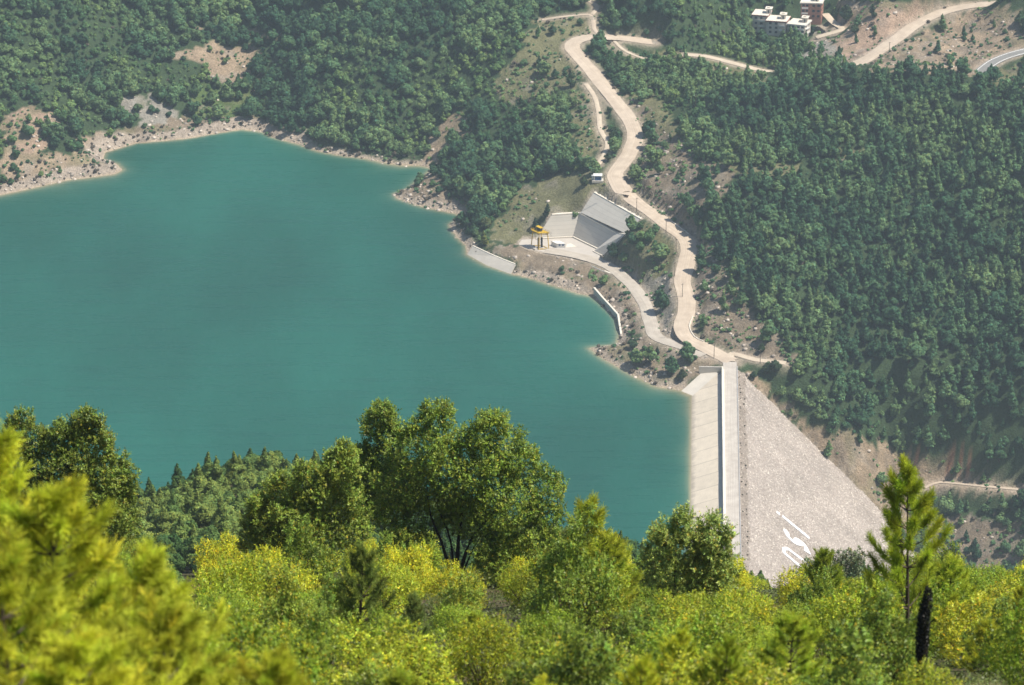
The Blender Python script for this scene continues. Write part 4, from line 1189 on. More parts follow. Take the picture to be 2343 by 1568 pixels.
# ================================================================== poles
pole_px = [(c4(1372, 20), c4(1368, 165)), (c4(1665, 225), c4(1655, 350)), (c4(1920, 415), c4(1915, 545)), (c4(2010, 590), c4(2005, 720)), (c4(2000, 795), c4(1992, 925)), (c4(2065, 985), c4(2060, 1110)), (c4(1985, 1305), c4(1978, 1425)),
           (c7(800, 5), c7(783, 290)), (c7(1705, 120), c7(1695, 400)), (c3(570, 350), c3(565, 470)), (c3(105, 640), c3(103, 750)), (c3(1425, 285), c3(1425, 355)), (c2(1900, 500), c2(1900, 500))]
zg = [33, 29.5, 27, 24, 18, 15.5, 12, 8.4, 8.4, 43, 44, 61, None]
where = ['beside the small white cabin', 'above the upper retaining wall', 'at the bend above the wooded bank', 'where the road turns down beside the wooded bank', 'by the grey bank below the second road bend', 'between the two roads', 'at the lowest hairpin above the dam',
         'by the head wall at the end of the dam crest', 'beside the gravel spur right of the dam crest', 'below the apartment terrace on the pale road', 'in the dark orchard patch', 'at the edge of the steep hill road']
pm = None; group_p = 'utility poles along the roads'
POLES = []
for i, ((t_, b_), z0) in enumerate(zip(pole_px[:12], zg)):
    q = at_z(*b_, z0)
    for _ in range(6):
        q = at_z(*b_, float(height(q[0], q[1])))
    hgt = min(12, max(7, (b_[1] - t_[1]) / 3.65))
    if pm is None:
        root = empty('utility_pole', (0, 0, 0))
        mb = MB(); mb.tube([(0, 0, -1), (0, 0, 9)], [.19, .13], 7); mb.build('pole', M['pole'], root)
        mb = MB(); mb.box((0, 0, 8.4), (1.9, .12, .14)); mb.build('crossarm', M['pole'], root)
        for s_ in (-.85, 0, .85):
            mb = MB(); mb.tube([(s_, 0, 8.45 if s_ else 9), (s_, 0, 8.75 if s_ else 9.3)], .07, 6); mb.build('insulator', M['white'], root)
        pm = root; o = root
    else:
        o = pm.copy(); C.objects.link(o)
        for ch_ in pm.children:
            c = ch_.copy(); C.objects.link(c); c.parent = o
    o.location = q; o.scale = (1, 1, hgt / 9); o.rotation_euler = (0, 0, .5)
    tag(o, 'thin dark utility pole ' + where[i], 'utility pole', group_p)
    POLES.append(q + z_ * hgt * .97)

# sparse white guard stones on the outer edge of the main road
gs = MB()
R3 = ROAD3['main'][0]
def kerb_run(name, label, i0, i1, side_, wd=.5, hh=.5):
    mb = MB(); org_ = R3[i0]
    for i in range(i0, i1):
        a, b_ = R3[i], R3[i + 1]; d = b_ - a; d = d / np.linalg.norm(d); nr = np.array([d[1], -d[0], 0]) * side_ * 4.6
        a, b_ = a + nr, b_ + nr; s_ = np.array([d[1], -d[0], 0]) * wd
        mb.hexa([a - z_ * .5, b_ - z_ * .5, b_ - z_ * .5 + s_, a - z_ * .5 + s_], [a + z_ * hh, b_ + z_ * hh, b_ + z_ * hh + s_, a + z_ * hh + s_])
    o = mb.build(name, M['coping'], origin=org_); tag(o, label, 'kerb')
nR = len(R3)
def nearest_i(px):
    q = at_z(px[0], px[1], 20); return int(np.argmin([np.hypot(*(np.array(project(*p)[:2]) - px)) for p in R3]))
ia, ib = nearest_i(c4(1925, 415)), nearest_i(c4(2110, 540))
kerb_run('stone_kerb', 'white stone kerb on the hill side of the road above the wooded bank', min(ia, ib), max(ia, ib), -1)
ia, ib = nearest_i(c4(2130, 1290)), nearest_i(c4(2230, 1460))
kerb_run('stone_kerb', 'white stone kerb around the hairpin just above the dam', min(ia, ib), max(ia, ib), -1)
#@@VEG
# ================================================================== vegetation
def unit(v): return v / (np.linalg.norm(v, axis=-1, keepdims=True) + 1e-9)

def leaves(lobes, n, size, rg, jitter=.7, deep=.25, aspect=.5, varc=.28, floor=None, hue=0.0, up=.25, yel=True):
    """leaf-sized diamonds spread through the shell of a set of ellipsoids; returns V, F, col"""
    L = np.array(lobes, float)
    area = (L[:, 3] * L[:, 4] + L[:, 4] * L[:, 5] + L[:, 3] * L[:, 5]); pr = area / area.sum()
    pts, nor, lid = [], [], []
    need = n
    while need > 0:
        k = rg.choice(len(L), need * 2, p=pr)
        d = unit(rg.normal(size=(len(k), 3)))
        r = 1 - np.abs(rg.normal(0, deep * .5, len(k)))
        r = np.where(rg.random(len(k)) < .06, r * 1.12, r)
        p = L[k, :3] + d * r[:, None] * L[k, 3:6]
        ok = np.ones(len(k), bool)
        for j in range(len(L)):
            q = ((p - L[j, :3]) / L[j, 3:6]); dd = (q ** 2).sum(1)
            ok &= (dd > (.55 if deep < .6 else .12)) | (k == j)
        if floor is not None: ok &= p[:, 2] > floor
        p, d, k = p[ok][:need], d[ok][:need], k[ok][:need]
        pts.append(p); nor.append(unit(d / L[k, 3:6])); lid.append(k); need -= len(p)
    p = np.concatenate(pts); nm = np.concatenate(nor); lid = np.concatenate(lid)
    nm = unit(nm + np.array([0, 0, up]) + jitter * rg.normal(size=nm.shape))
    a = unit(np.cross(nm, rg.normal(size=nm.shape))); b_ = np.cross(nm, a)
    s = size * (.6 + .8 * rg.random((n, 1)))
    fold = nm * s * .12
    V = np.stack([p - a * s / 2, p - b_ * s * aspect / 2 + fold, p + a * s / 2, p + b_ * s * aspect / 2 + fold], 1).reshape(-1, 3)
    F = np.arange(4 * n).reshape(n, 4)
    lb = 1 + .24 * rg.normal(size=len(L))[lid]
    c = (1 + varc * rg.normal(size=n)) * np.clip(lb, .6, 1.45)
    c = np.clip(c, .35, 2.0)[:, None] * np.ones((1, 3))
    h = rg.normal(size=n) * (.10 + hue)
    c[:, 0] *= 1 + h; c[:, 2] *= 1 - h
    # a few yellowing leaves
    yl = rg.random(n) < .04 + hue * .3
    if yel: c[yl] *= np.array([1.9, 1.25, .8])
    return V, F, c

def shoots(lobes, ns, per, length, size, rg, aspect=.42, upb=.7, floor=None, spread=.45):
    """leafy shoots standing out of the crown's surface: leaves set round each shoot"""
    L = np.array(lobes, float)
    area = (L[:, 3] * L[:, 4] + L[:, 4] * L[:, 5] + L[:, 3] * L[:, 5]); pr = area / area.sum()
    P_, N_ = [], []; need = ns
    while need > 0:
        k = rg.choice(len(L), need * 3, p=pr); d = unit(rg.normal(size=(len(k), 3)) + np.array([0, 0, .35]))
        p = L[k, :3] + d * L[k, 3:6] * .93; ok = np.ones(len(k), bool)
        for j in range(len(L)):
            dd = (((p - L[j, :3]) / L[j, 3:6]) ** 2).sum(1); ok &= (dd > .8) | (k == j)
        if floor is not None: ok &= p[:, 2] > floor
        p, d = p[ok][:need], d[ok][:need]; P_.append(p); N_.append(d); need -= len(p)
    P_ = np.concatenate(P_); N_ = np.concatenate(N_)
    D_ = unit(N_ * .8 + np.array([0, 0, upb]) + spread * rg.normal(size=P_.shape))
    ln = length * (.5 + .9 * rg.random((ns, 1)))
    sb = np.clip(1 + .26 * rg.normal(size=ns), .45, 1.7)
    a = unit(np.cross(D_, np.array([.3, .2, .9]))); b_ = np.cross(D_, a)
    Vs, Cs = [], []
    for j in range(per):
        t = (j + .5) / per; ph = 2.4 * j + 6.28 * rg.random((ns, 1))
        rad = a * np.cos(ph) + b_ * np.sin(ph)
        p = P_ + D_ * ln * t
        ax = unit(D_ * (.35 + .7 * t) + rad + .15 * rg.normal(size=p.shape)); sd_ = unit(np.cross(ax, D_ + .4 * rg.normal(size=p.shape)))
        s = size * (1.1 - .45 * t) * (.7 + .6 * rg.random((ns, 1)))
        Vs.append(np.stack([p, p + ax * s * .5 - sd_ * s * aspect / 2, p + ax * s, p + ax * s * .5 + sd_ * s * aspect / 2], 1))
        Cs.append((sb * (.92 + .25 * t) * (1 + .16 * rg.normal(size=ns)))[:, None] * np.ones((1, 3)))
    V = np.concatenate(Vs).reshape(-1, 3); c = np.clip(np.concatenate(Cs), .3, 2.2)
    h = np.tile(rg.normal(size=ns) * .10, per); c[:, 0] *= 1 + h
    yl = rg.random(len(c)) < .035; c[yl] *= np.array([1.9, 1.1, .8])
    return V, np.arange(len(V)).reshape(-1, 4), c

def blob_core(lobes, rg, k=.72):
    """closed rough inner volume so far crowns are not see-through"""
    Vs, Fs = [], []; off = 0
    ns, nr = 9, 6
    for (x, y, z, rx, ry, rz) in lobes:
        th = np.linspace(0, np.pi, nr); ph = np.linspace(0, 2 * np.pi, ns, endpoint=False)
        T, Pp = np.meshgrid(th, ph, indexing='ij')
        j = k * (1 + .18 * rg.normal(size=T.shape)); j[0] = j[0].mean(); j[-1] = j[-1].mean()
        V = np.stack([x + rx * j * np.sin(T) * np.cos(Pp), y + ry * j * np.sin(T) * np.sin(Pp), z + rz * j * np.cos(T)], -1).reshape(-1, 3)
        ii = np.arange(nr * ns).reshape(nr, ns)
        F = np.stack([ii[:-1], np.roll(ii[:-1], -1, 1), np.roll(ii[1:], -1, 1), ii[1:]], -1).reshape(-1, 4)[:, ::-1]
        Vs.append(V); Fs.append(F + off); off += len(V)
    return np.concatenate(Vs), np.concatenate(Fs)

def merge(parts):
    Vs, Fs, Cs = [], [], []; off = 0
    for V, F, c in parts:
        Vs.append(V); Fs.append(F + off); Cs.append(c); off += len(V)
    return np.concatenate(Vs), np.concatenate(Fs), np.concatenate(Cs)

# ---- far tree crowns (unit: metres, base at z=0)
def far_round(seed, hgt=6.5, rad=3.0, nl=5, nleaf=300, size=.95):
    rg = np.random.default_rng(seed)
    lobes = [(0, 0, hgt * .55, rad * .72, rad * .72, hgt * .36)]
    for k in range(nl):
        a = 2 * math.pi * k / nl + rg.normal() * .4; r = rad * (.40 + .2 * rg.random())
        rr = rad * (.38 + .2 * rg.random())
        lobes.append((r * math.cos(a), r * math.sin(a), hgt * (.42 + .32 * rg.random()), rr, rr, rr * .9))
    lobes.append((rad * .15 * rg.normal(), rad * .15 * rg.normal(), hgt * .84, rad * .36, rad * .36, hgt * .17))
    V, F, c = leaves(lobes, nleaf, size, rg, .45, .18, .75, .09, up=.15, yel=False)
    V2, F2 = blob_core(lobes, rg, .80)
    c2_ = np.full((len(F2), 3), .85)
    return merge([(V, F, c), (V2, F2, c2_)])
def far_pine(seed, hgt=8.5, rad=2.4, nleaf=300, size=.9):
    rg = np.random.default_rng(seed); lobes = []
    n_ = 8
    for k in range(n_):
        t = k / (n_ - 1); z = hgt * (.25 + .68 * t); r = rad * (1 - t) ** .7 * .62 + .35
        a = rg.random() * 6.28; o_ = rad * (1 - t) * .42
        lobes.append((o_ * math.cos(a), o_ * math.sin(a), z, r, r, hgt * .085 + .25))
    V, F, c = leaves(lobes, nleaf, size, rg, .5, .22, .6, .10, up=.3, yel=False)
    V2, F2 = blob_core(lobes, rg, .78)
    return merge([(V, F, c), (V2, F2, np.full((len(F2), 3), .85))])
def trunk_mesh(h, r, seed=0):
    mb = MB(); rg = random.Random(seed)
    mb.tube([(0, 0, -.8), (rg.uniform(-.2, .2), rg.uniform(-.2, .2), h * .4), (rg.uniform(-.3, .3), 0, h * .75)], [r, r * .7, r * .35], 5)
    for k in range(3):
        a = k * 2.1 + rg.random(); mb.tube([(0, 0, h * (.3 + .1 * k)), (math.cos(a) * h * .2, math.sin(a) * h * .2, h * (.5 + .1 * k))], [r * .45, r * .2], 4)
    return mb

FARV = [far_round(s, 6.4 + .5 * (s % 3), 2.9 + .25 * (s % 2), 5 + s % 2) for s in range(6)] + [far_pine(20 + s) for s in range(4)]
MIDV = [far_round(60 + s, 6.4, 2.9, 7, 1700, .42) for s in range(6)] + [far_pine(70 + s, 8.5, 2.4, 1500, .42) for s in range(4)]
SHRV = [far_round(40 + s, 1.7, 1.25, 3, 90, .55) for s in range(4)]

def scatter(n, x0, x1, y0, y1, rg):
    return rg.uniform(x0, x1, n), rg.uniform(y0, y1, n)

# candidate points over the far country, dart-thrown with a grid so crowns sit beside each other
rg = np.random.default_rng(11)
def darts(x0, x1, y0, y1, step, rg):
    gx = np.arange(x0, x1, step); gy = np.arange(y0, y1, step)
    A_, B_ = np.meshgrid(gx, gy); A_[1::2] += step / 2
    return (A_ + rg.uniform(-.42, .42, A_.shape) * step).ravel(), (B_ + rg.uniform(-.42, .42, B_.shape) * step).ravel()

def visible(x, y, z):
    """True where the line from the camera to the point is not blocked by the ground"""
    ok = np.ones(x.shape, bool)
    for t in np.linspace(.04, .985, 70):
        ok &= height(x * t, y * t) < CAM_H + (z - CAM_H) * t + .5
    return ok

def place(step, smin, smax, which, rg, y0=1560, y1=2560):
    x, y = darts(-370, 370, y0, y1, step, rg)
    z = height(x, y); px, py, dep = project(x, y, z)
    m = (px > -60) & (px < PW + 60) & (py > -70) & (py < PH)
    x, y, z, px, py, dep = [q[m] for q in (x, y, z, px, py, dep)]
    j1 = 24 * fbm(x / 7, y / 7, 3); j2 = 17 * fbm(x / 7 + 31, y / 7 + 7, 3)
    r = cover(px, py, 0, j1, j2)
    dens = np.ones(x.shape); sh = np.full(x.shape, .30)
    for i, R_ in enumerate(REG): dens[r == i] = R_[1]; sh[r == i] = R_[2]
    sd = field(SD, x, y); rd_ = field(RD, x, y)
    u_, v_ = uv_of(x, y)
    damside = in_poly(x, y, dam_poly) | in_poly(x, y, [tuple(p[:2]) for p in slab]) | (dist_poly(x, y, [tuple(p[:2]) for p in slab]) < 2.5)
    prob = dens if which == 'tree' else sh
    # clumping
    if which == 'shrub': prob = np.where((sd > 1) & (sd < 11) & ~((px > 1560) & (py > 830)), np.maximum(prob, .85), prob)
    prob = prob * (1.0 + .5 * fbm(x / 16 + 70, y / 16, 3)) if which == 'tree' else prob * sstep(-.5, .4, fbm(x / 6, y / 6, 3))
    mind = 4.5 if which == 'tree' else 1.2
    ok = (rg.random(x.shape) < prob) & (sd > (6 if which == 'tree' else 1.5)) & (rd_ > (4.2 if which == 'tree' else .6)) & ~damside
    x, y, z, px, py, dep, r = [q[ok] for q in (x, y, z, px, py, dep, r)]
    if which == 'tree':      # nothing tall stands right in front of a road
        ok = np.ones(x.shape, bool)
        for kk in ('main', 'top', 'asphalt', 'lower', 'mid', 'yard', 'spur', 'farm'):
            P_ = np.array(ROAD3[kk][0][::2]); qx, qy, qd = project(P_[:, 0], P_[:, 1], P_[:, 2]); hw = ROAD3[kk][1] * .5 * FOC / qd.mean()
            for a_, b__, d_ in zip(qx, qy, qd):
                ok &= ~((np.abs(px - a_) < hw + 9) & (py > b__ - 2) & (py < b__ + 22) & (dep < d_))
        x, y, z, px, py, dep, r = [q[ok] for q in (x, y, z, px, py, dep, r)]
    vis = visible(x, y, z + (6 if which == 'tree' else 1.5))
    x, y, z, px, py, dep, r = [q[vis] for q in (x, y, z, px, py, dep, r)]
    s = smin + (smax - smin) * rg.random(x.shape) ** 2.0
    return dict(x=x, y=y, z=z, px=px, py=py, dep=dep, s=s, r=r, sd=field(SD, x, y))

T = place(4.6, .55, 1.75, 'tree', rg)
S = place(3.1, .45, 1.35, 'shrub', rg)

# keep building yards clear
def clear(D_, px0, px1, py0, py1):
    m = ~((D_['px'] > px0) & (D_['px'] < px1) & (D_['py'] > py0) & (D_['py'] < py1))
    for k in D_: D_[k] = D_[k][m]
for D_ in (T, S):
    clear(D_, *[q for q in (c8(230, 0)[0], c8(1640, 0)[0], c8(0, 230)[1], c8(0, 960)[1])])
    clear(D_, c8(1300, 0)[0], c8(1960, 0)[0], -30, c8(0, 380)[1])
    clear(D_, 1120, 1420, 530, 618); clear(D_, 1235, 1350, 425, 500)
    clear(D_, 1600, 1770, 800, 862)

def tint_for(D_, rg, shrub=False):
    n_ = len(D_['x'])
    nn_ = fbm(D_['x'] / 28, D_['y'] / 28 + 13, 3)
    t = np.clip(.5 + 1.7 * nn_ + .26 * rg.normal(size=n_), 0, 1)[:, None]
    dark = np.array((.055, .130, .065)); mid = np.array((.105, .205, .090)); lite = np.array((.175, .275, .11))
    c = np.where(t < .5, dark + (mid - dark) * t * 2, mid + (lite - mid) * (t - .5) * 2)
    # right-hand hill is a shade greener, the drawdown belt has dead grey brush
    if shrub:
        c = c * 1.35
        dead = (rg.random(n_) < np.where(D_['sd'] < 10, .80, .12))
        c[dead] = np.array((.19, .160, .125)) * (.8 + .4 * rg.random((dead.sum(), 1)))
    else:
        br = (rg.random(n_) < .0); c[br] = np.array((.17, .10, .06))
    return c
T['c'] = tint_for(T, rg); S['c'] = tint_for(S, rg, True)
lowm = (fbm(T['x'] / 34 + 5, T['y'] / 34 + 60, 3) > .17) & ((T['px'] < 1500) | (T['py'] < 480))
T['s'][lowm] *= .62; T['c'][lowm] *= np.array((1.25, 1.2, 1.0))
T['v'] = rg.integers(0, 6, len(T['x']))
pn = (T['px'] > 1560) & (rg.random(len(T['x'])) < .55) | (rg.random(len(T['x'])) < .12)
T['v'][pn] = 6 + rg.integers(0, 4, pn.sum())
S['v'] = rg.integers(0, 4, len(S['x']))

def named_trees():
    """individual trees that stand out in the picture: foot (px, py), scale, variant, colour, label"""
    L_ = []
    def add(p, s, v, c, lab): L_.append((p, s, v, c, lab))
    dk = (.035, .075, .042)
    add(c4(1445, 770), 1.45, 2, dk, 'dark bushy tree at the right end of the pale concrete wing wall')
    add(c4(865, 400), 1.05, 8, dk, 'taller dark tree beside the upper left corner of the lower retaining wall')
    add(c4(755, 515), 1.0, 6, dk, 'shorter dark tree just left of the yellow crane')
    add(c4(300, 655), 1.15, 7, (.17, .19, .045), 'yellow-green pointed tree at the lake end of the concrete apron')
    add(c4(330, 500), 1.25, 0, (.12, .15, .06), 'tall olive-green tree behind the yellow-green one at the apron')
    add(c2(1855, 960), 1.35, 3, (.05, .09, .045), 'round dark tree alone between the footpath and the dirt road')
    add(c2(1810, 770), .62, 1, (.05, .09, .045), 'small bush above the round tree between footpath and road')
    add(c2(1800, 1100), .85, 4, (.06, .10, .05), 'low green tree by the road above the small white cabin')
    add(c2(1640, 1270), .8, 5, (.06, .10, .045), 'dark shrub mound below the small white cabin')
    add(c2(1545, 600), 1.4, 9, (.06, .11, .05), 'tall green tree left of the dirt road below its first bend')
    add((1447, 800), 1.0, 1, (.045, .085, .045), 'dark tree at the tip of land between the lower road and the lake')
    add((1503, 812), .62, 7, dk, 'small dark cone-shaped tree beside the lower road near the dam')
    add(c2(1420, 240), .95, 4, (.045, .09, .05), 'dark round tree below the farm track')
    add(c3(1310, 120), 1.1, 9, (.05, .09, .05), 'lone dark pine on the bare slope above the hill road')
    add(c3(1130, 150), 1.7, 2, (.05, .085, .045), 'large dark tree right of the pink brick house')
    add(c3(1190, 230), .9, 3, (.06, .10, .05), 'smaller tree right below the large one by the pink brick house')
    add(c8(1590, 790), .75, 8, dk, 'small dark cypress at the right corner of the white terrace')
    add(c3(640, 400), 1.1, 9, (.045, .085, .05), 'dark pointed tree above the pale road below the terrace')
    add(c7(1720, 170), .7, 5, (.05, .09, .04), 'small dark bush above the gravel spur by the dam')
    add(c7(1560, 700), .7, 2, dk, 'small dark bush beside the top of the rockfill slope')
    add(c7(1830, 600), 1.2, 0, (.05, .085, .04), 'spreading dark shrub mound right of the dam crest end')
    add(c7(2000, 560), 1.1, 3, (.05, .085, .04), 'dark bush next to the spreading shrub mound right of the dam')
    add(c7(150, 720), 1.0, 4, (.055, .085, .045), 'rounded shrub on the bank left of the concrete abutment slab')
    return L_

def crown_obj(name, V, F, c, mat):
    me = np_mesh(name, V, F, c); me.materials.append(mat); return me
far_me = [crown_obj('crown', *q, M['farleaf']) for q in FARV]
far_tr = [trunk_mesh(6.5, .28, i) for i in range(2)]
def mbmesh(mb, name, mat):
    me = bpy.data.meshes.new(name); me.from_pydata(mb.v, [], mb.f); me.materials.append(mat); return me
far_tr = [mbmesh(q, 'trunk', M['bark']) for q in far_tr]
mid_me = [crown_obj('crown', *q, M['farleaf']) for q in MIDV]
shr_me = [crown_obj('shrub', *q, M['farleaf']) for q in SHRV]

def tree(loc, s, v, c, label, group, rz=None, sz=None, name=None, mes=None):
    o = bpy.data.objects.new(name or ('pine_tree' if v >= 6 else 'broadleaf_tree'), None); C.objects.link(o)
    o.location = loc; o.scale = (s, s, (sz or s)); o.rotation_euler = (0, 0, rz if rz is not None else random.uniform(0, 6.28)); o.empty_display_size = .5
    tag(o, label, 'tree', group)
    k = bpy.data.objects.new('crown', (mes or far_me)[v]); C.objects.link(k); k.parent = o; k.color = (*c, 1)
    t = bpy.data.objects.new('trunk', far_tr[v % 2]); C.objects.link(t); t.parent = o
    return o
nt_used = []
for p, s, v, c, lab in named_trees():
    z0 = 20.0; q = at_z(p[0], p[1], z0)
    # march along the ray to the ground
    d = ray(*p); ts = np.linspace(1560 / d[1], 2500 / d[1], 3000)
    hx = height(d[0] * ts, d[1] * ts); below = np.nonzero(CAM_H + d[2] * ts < hx)[0]
    t_ = ts[below[0]] if len(below) else ts[-1]
    q = np.array([d[0] * t_, d[1] * t_, 0]); q[2] = float(height(q[0], q[1]))
    tree(q - (0, 0, .2), s, v, c, lab, None)
    nt_used.append((q[0], q[1], 3.2 * s))
for D_, rr in ((T, 1.0), (S, .4)):
    m = np.ones(len(D_['x']), bool)
    for x_, y_, r_ in nt_used: m &= np.hypot(D_['x'] - x_, D_['y'] - y_) > r_ + 2.0 * rr
    for k in D_: D_[k] = D_[k][m]

# mid-distance trees on the spur at 250-650 m
def place_mid(rg):
    x, y = darts(-110, 110, 225, 760, 4.6, rg)
    z = height(x, y); px, py, dep = project(x, y, z)
    m = (px > -40) & (px < PW + 40) & (py < 1480)
    x, y, z, px, py, dep = [q[m] for q in (x, y, z, px, py, dep)]
    dens = np.where(y > 480, .95, .5)
    dens = np.where((px > 250) & (px < 620) & (y < 450), .45, dens)
    ok = rg.random(x.shape) < dens
    vis = visible(x, y, z + 5) & ok
    vis &= ~((px > 1740) & (px < 1870) & (py - 7.0 * FOC / dep < 1288))
    x, y, z, px, py, dep = [q[vis] for q in (x, y, z, px, py, dep)]
    s = np.where(y > 420, rg.uniform(.5, .85, x.shape), rg.uniform(.22, .42, x.shape))
    D_ = dict(x=x, y=y, z=z, px=px, py=py, dep=dep, s=s)
    D_['c'] = tint_for(D_, rg) * np.array((1.25, 1.05, .62))
    D_['v'] = rg.integers(0, 10, len(x))
    return D_
MID = place_mid(rg)

# which far trees become individuals: the ones that show largest
def size_px(D_, h): return D_['s'] * h * FOC / D_['dep']
nmid = len(MID['x'])
far_rank = np.argsort(-size_px(T, 6.5))
inframe = (T['px'] > 10) & (T['px'] < PW - 10) & (T['py'] > 10)
far_rank = [i for i in far_rank if inframe[i]]
mid_rank = list(np.argsort(-size_px(MID, 6.5)))
N_IND = 300
n_m = min(len(mid_rank), 130)
ind_mid = set(mid_rank[:n_m]); ind_far = set(far_rank[:N_IND - n_m])

def zone(px, py):
    if px > 1560 and py < 480: return 'top of the wooded hill right of the road'
    if px > 1560 and py < 800: return 'middle of the wooded hill right of the road'
    if px > 1560: return 'foot of the wooded hill right of the dam'
    if px > 1100 and py < 300: return 'hillside left of the top road bend'
    if px > 900: return 'wooded spur between lake and dirt road'
    if px > 640: return 'wooded slope above the middle far shore'
    return 'wooded slope above the left bay'
def shade(c):
    l_ = sum(c)
    return 'dark' if l_ < .22 else ('mid-green' if l_ < .31 else 'light green')
for i in sorted(ind_mid):
    c = MID['c'][i]; v = int(MID['v'][i])
    kind_ = 'pine' if v >= 6 else 'tree'
    z_n = 'on the spur above the near shore, left of the oak' if MID['px'][i] < 900 else ('on the near slope behind the big oak' if MID['px'][i] < 1500 else 'on the slope between near scrub and dam foot')
    tree((MID['x'][i], MID['y'][i], MID['z'][i] - .2), float(MID['s'][i]), v, tuple(c), '%s %s %s' % (shade(c / 1.25), kind_, z_n), 'mid-distance trees ' + z_n, float(rg.random() * 6.28), mes=mid_me)
for i in sorted(ind_far):
    c = T['c'][i]; v = int(T['v'][i]); zn = zone(T['px'][i], T['py'][i])
    lab = '%s %s on the %s' % (shade(c), 'pointed pine' if v >= 6 else 'round-crowned tree', zn)
    tree((T['x'][i], T['y'][i], T['z'][i] - .2), float(T['s'][i]), v, tuple(c), lab, 'trees of the ' + zn, float(rg.random() * 6.28))

def bake(D_, idxs, variants, rg, trunk=True):
    Vs, Fs, Cs = [], [], []; off = 0
    by = {}
    for i in idxs: by.setdefault(int(D_['v'][i]), []).append(i)
    for v, ids in by.items():
        V, F, c = variants[v]; ids = np.array(ids); k = len(ids)
        a = rg.random(k) * 6.28; s = D_['s'][ids]
        sz = s * (.85 + .35 * rg.random(k))
        ca, sa = np.cos(a)[:, None], np.sin(a)[:, None]
        x = (V[None, :, 0] * ca - V[None, :, 1] * sa) * s[:, None] + D_['x'][ids][:, None]
        y = (V[None, :, 0] * sa + V[None, :, 1] * ca) * s[:, None] + D_['y'][ids][:, None]
        zz = V[None, :, 2] * sz[:, None] + D_['z'][ids][:, None] - .25
        Vs.append(np.stack([x, y, zz], -1).reshape(-1, 3).astype(np.float32))
        Fs.append((F[None] + (np.arange(k) * len(V))[:, None, None]).reshape(-1, 4) + off)
        Cs.append((c[None] * D_['c'][ids][:, None, :]).reshape(-1, 3).astype(np.float32))
        off += k * len(V)
    return np.concatenate(Vs), np.concatenate(Fs), np.concatenate(Cs)
restT = [i for i in range(len(T['x'])) if i not in ind_far]
forest = link('forest', np_mesh('forest', *bake(T, restT, FARV, rg)), M['farleaf'])
tag(forest, 'the rest of the dense green woodland covering the hills around the lake', kind='stuff')
restM = [i for i in range(nmid) if i not in ind_mid]
if restM:
    scrubmid = link('slope_scrub', np_mesh('slope_scrub', *bake(MID, restM, MIDV, rg)), M['farleaf'])
    tag(scrubmid, 'low green scrub filling the near slope beyond the oak', kind='stuff')
# shrubs on open ground: 300 individuals, the rest one mass
S_in = (S['r'] >= 0) & (S['px'] > 5) & (S['px'] < PW - 5) & (S['py'] > 5)
rk_s = [i for i in np.argsort(-size_px(S, 1.7)) if S_in[i]]
ind_s = set(rk_s[:290])
for i in sorted(ind_s):
    c = S['c'][i]; zn = zone(S['px'][i], S['py'][i]).replace('wooded hill', 'hill').replace('wooded ', '').replace('dark ', '')
    o = bpy.data.objects.new('shrub', shr_me[int(S['v'][i])]); C.objects.link(o)
    o.location = (S['x'][i], S['y'][i], S['z'][i] - .2); s = float(S['s'][i]); o.scale = (s, s, s); o.rotation_euler = (0, 0, float(rg.random() * 6.28)); o.color = (*c, 1)
    nm_ = 'grey dry' if c[0] > c[1] else shade(c)
    tag(o, '%s low shrub on bare ground, %s' % (nm_, zn), 'shrub', 'low shrubs on bare ground, ' + zn)
rest = [i for i in range(len(S['x'])) if i not in ind_s]
und = link('undergrowth', np_mesh('undergrowth', *bake(S, rest, SHRV, rg)), M['farleaf'])
tag(und, 'countless low shrubs and tufts scattered over the open slopes', kind='stuff')

# ---- rubble and boulders on the drawdown banks and cut slopes
def rubble():
    rg2 = np.random.default_rng(5)
    base = []
    for s_ in range(5):
        r3 = np.random.default_rng(s_)
        V, F = blob_core([(0, 0, 0, 1, 1, .7)], r3, 1.0)
        base.append((V, F))
    x, y = darts(-370, 370, 1600, 2300, 1.7, rg2)
    z = height(x, y); px, py, dep = project(x, y, z)
    sd = field(SD, x, y); rd_ = field(RD, x, y)
    rkv = field(rk, x, y)
    r = cover(px, py, 0, 24 * fbm(x / 7, y / 7, 3), 17 * fbm(x / 7 + 31, y / 7 + 7, 3))
    soil = np.array(['forest'] * len(x), dtype=object)
    pr_ = np.zeros(len(x))
    for i, R_ in enumerate(REG):
        pr_[r == i] = {'rock': .16, 'dark': .10, 'pale': .3, 'tan': .05, 'pink': .05, 'red': .03}.get(R_[3], .015)
    pr_ = np.where((sd > .2) & (sd < 7), np.maximum(pr_, .34), pr_)
    ok = (rg2.random(len(x)) < pr_) & (sd > .2) & (rd_ > .8) & (px > -30) & (px < PW + 30) & (py > -20) & ~in_poly(x, y, dam_poly) & ~in_poly(x, y, [tuple(p[:2]) for p in slab])
    x, y, z = x[ok], y[ok], z[ok]
    ok = visible(x, y, z + .8); x, y, z = x[ok], y[ok], z[ok]
    D_ = dict(x=x, y=y, z=z + .2, s=.25 + 1.25 * rg2.random(len(x)) ** 3, v=rg2.integers(0, 5, len(x)))
    cc_ = np.array((.50, .435, .37))[None] * (.6 + .7 * rg2.random((len(x), 1)))
    D_['c'] = cc_
    return bake(D_, range(len(x)), [(V, F, np.ones((len(F), 3))) for V, F in base], rg2)
M['stone'] = leaf_mat('stone', 0.0, .95, .1)
rub = link('rubble', np_mesh('rubble', *rubble()), M['stone'])
tag(rub, 'loose grey stones and rubble along the bare lake bank and cut slopes', kind='stuff')
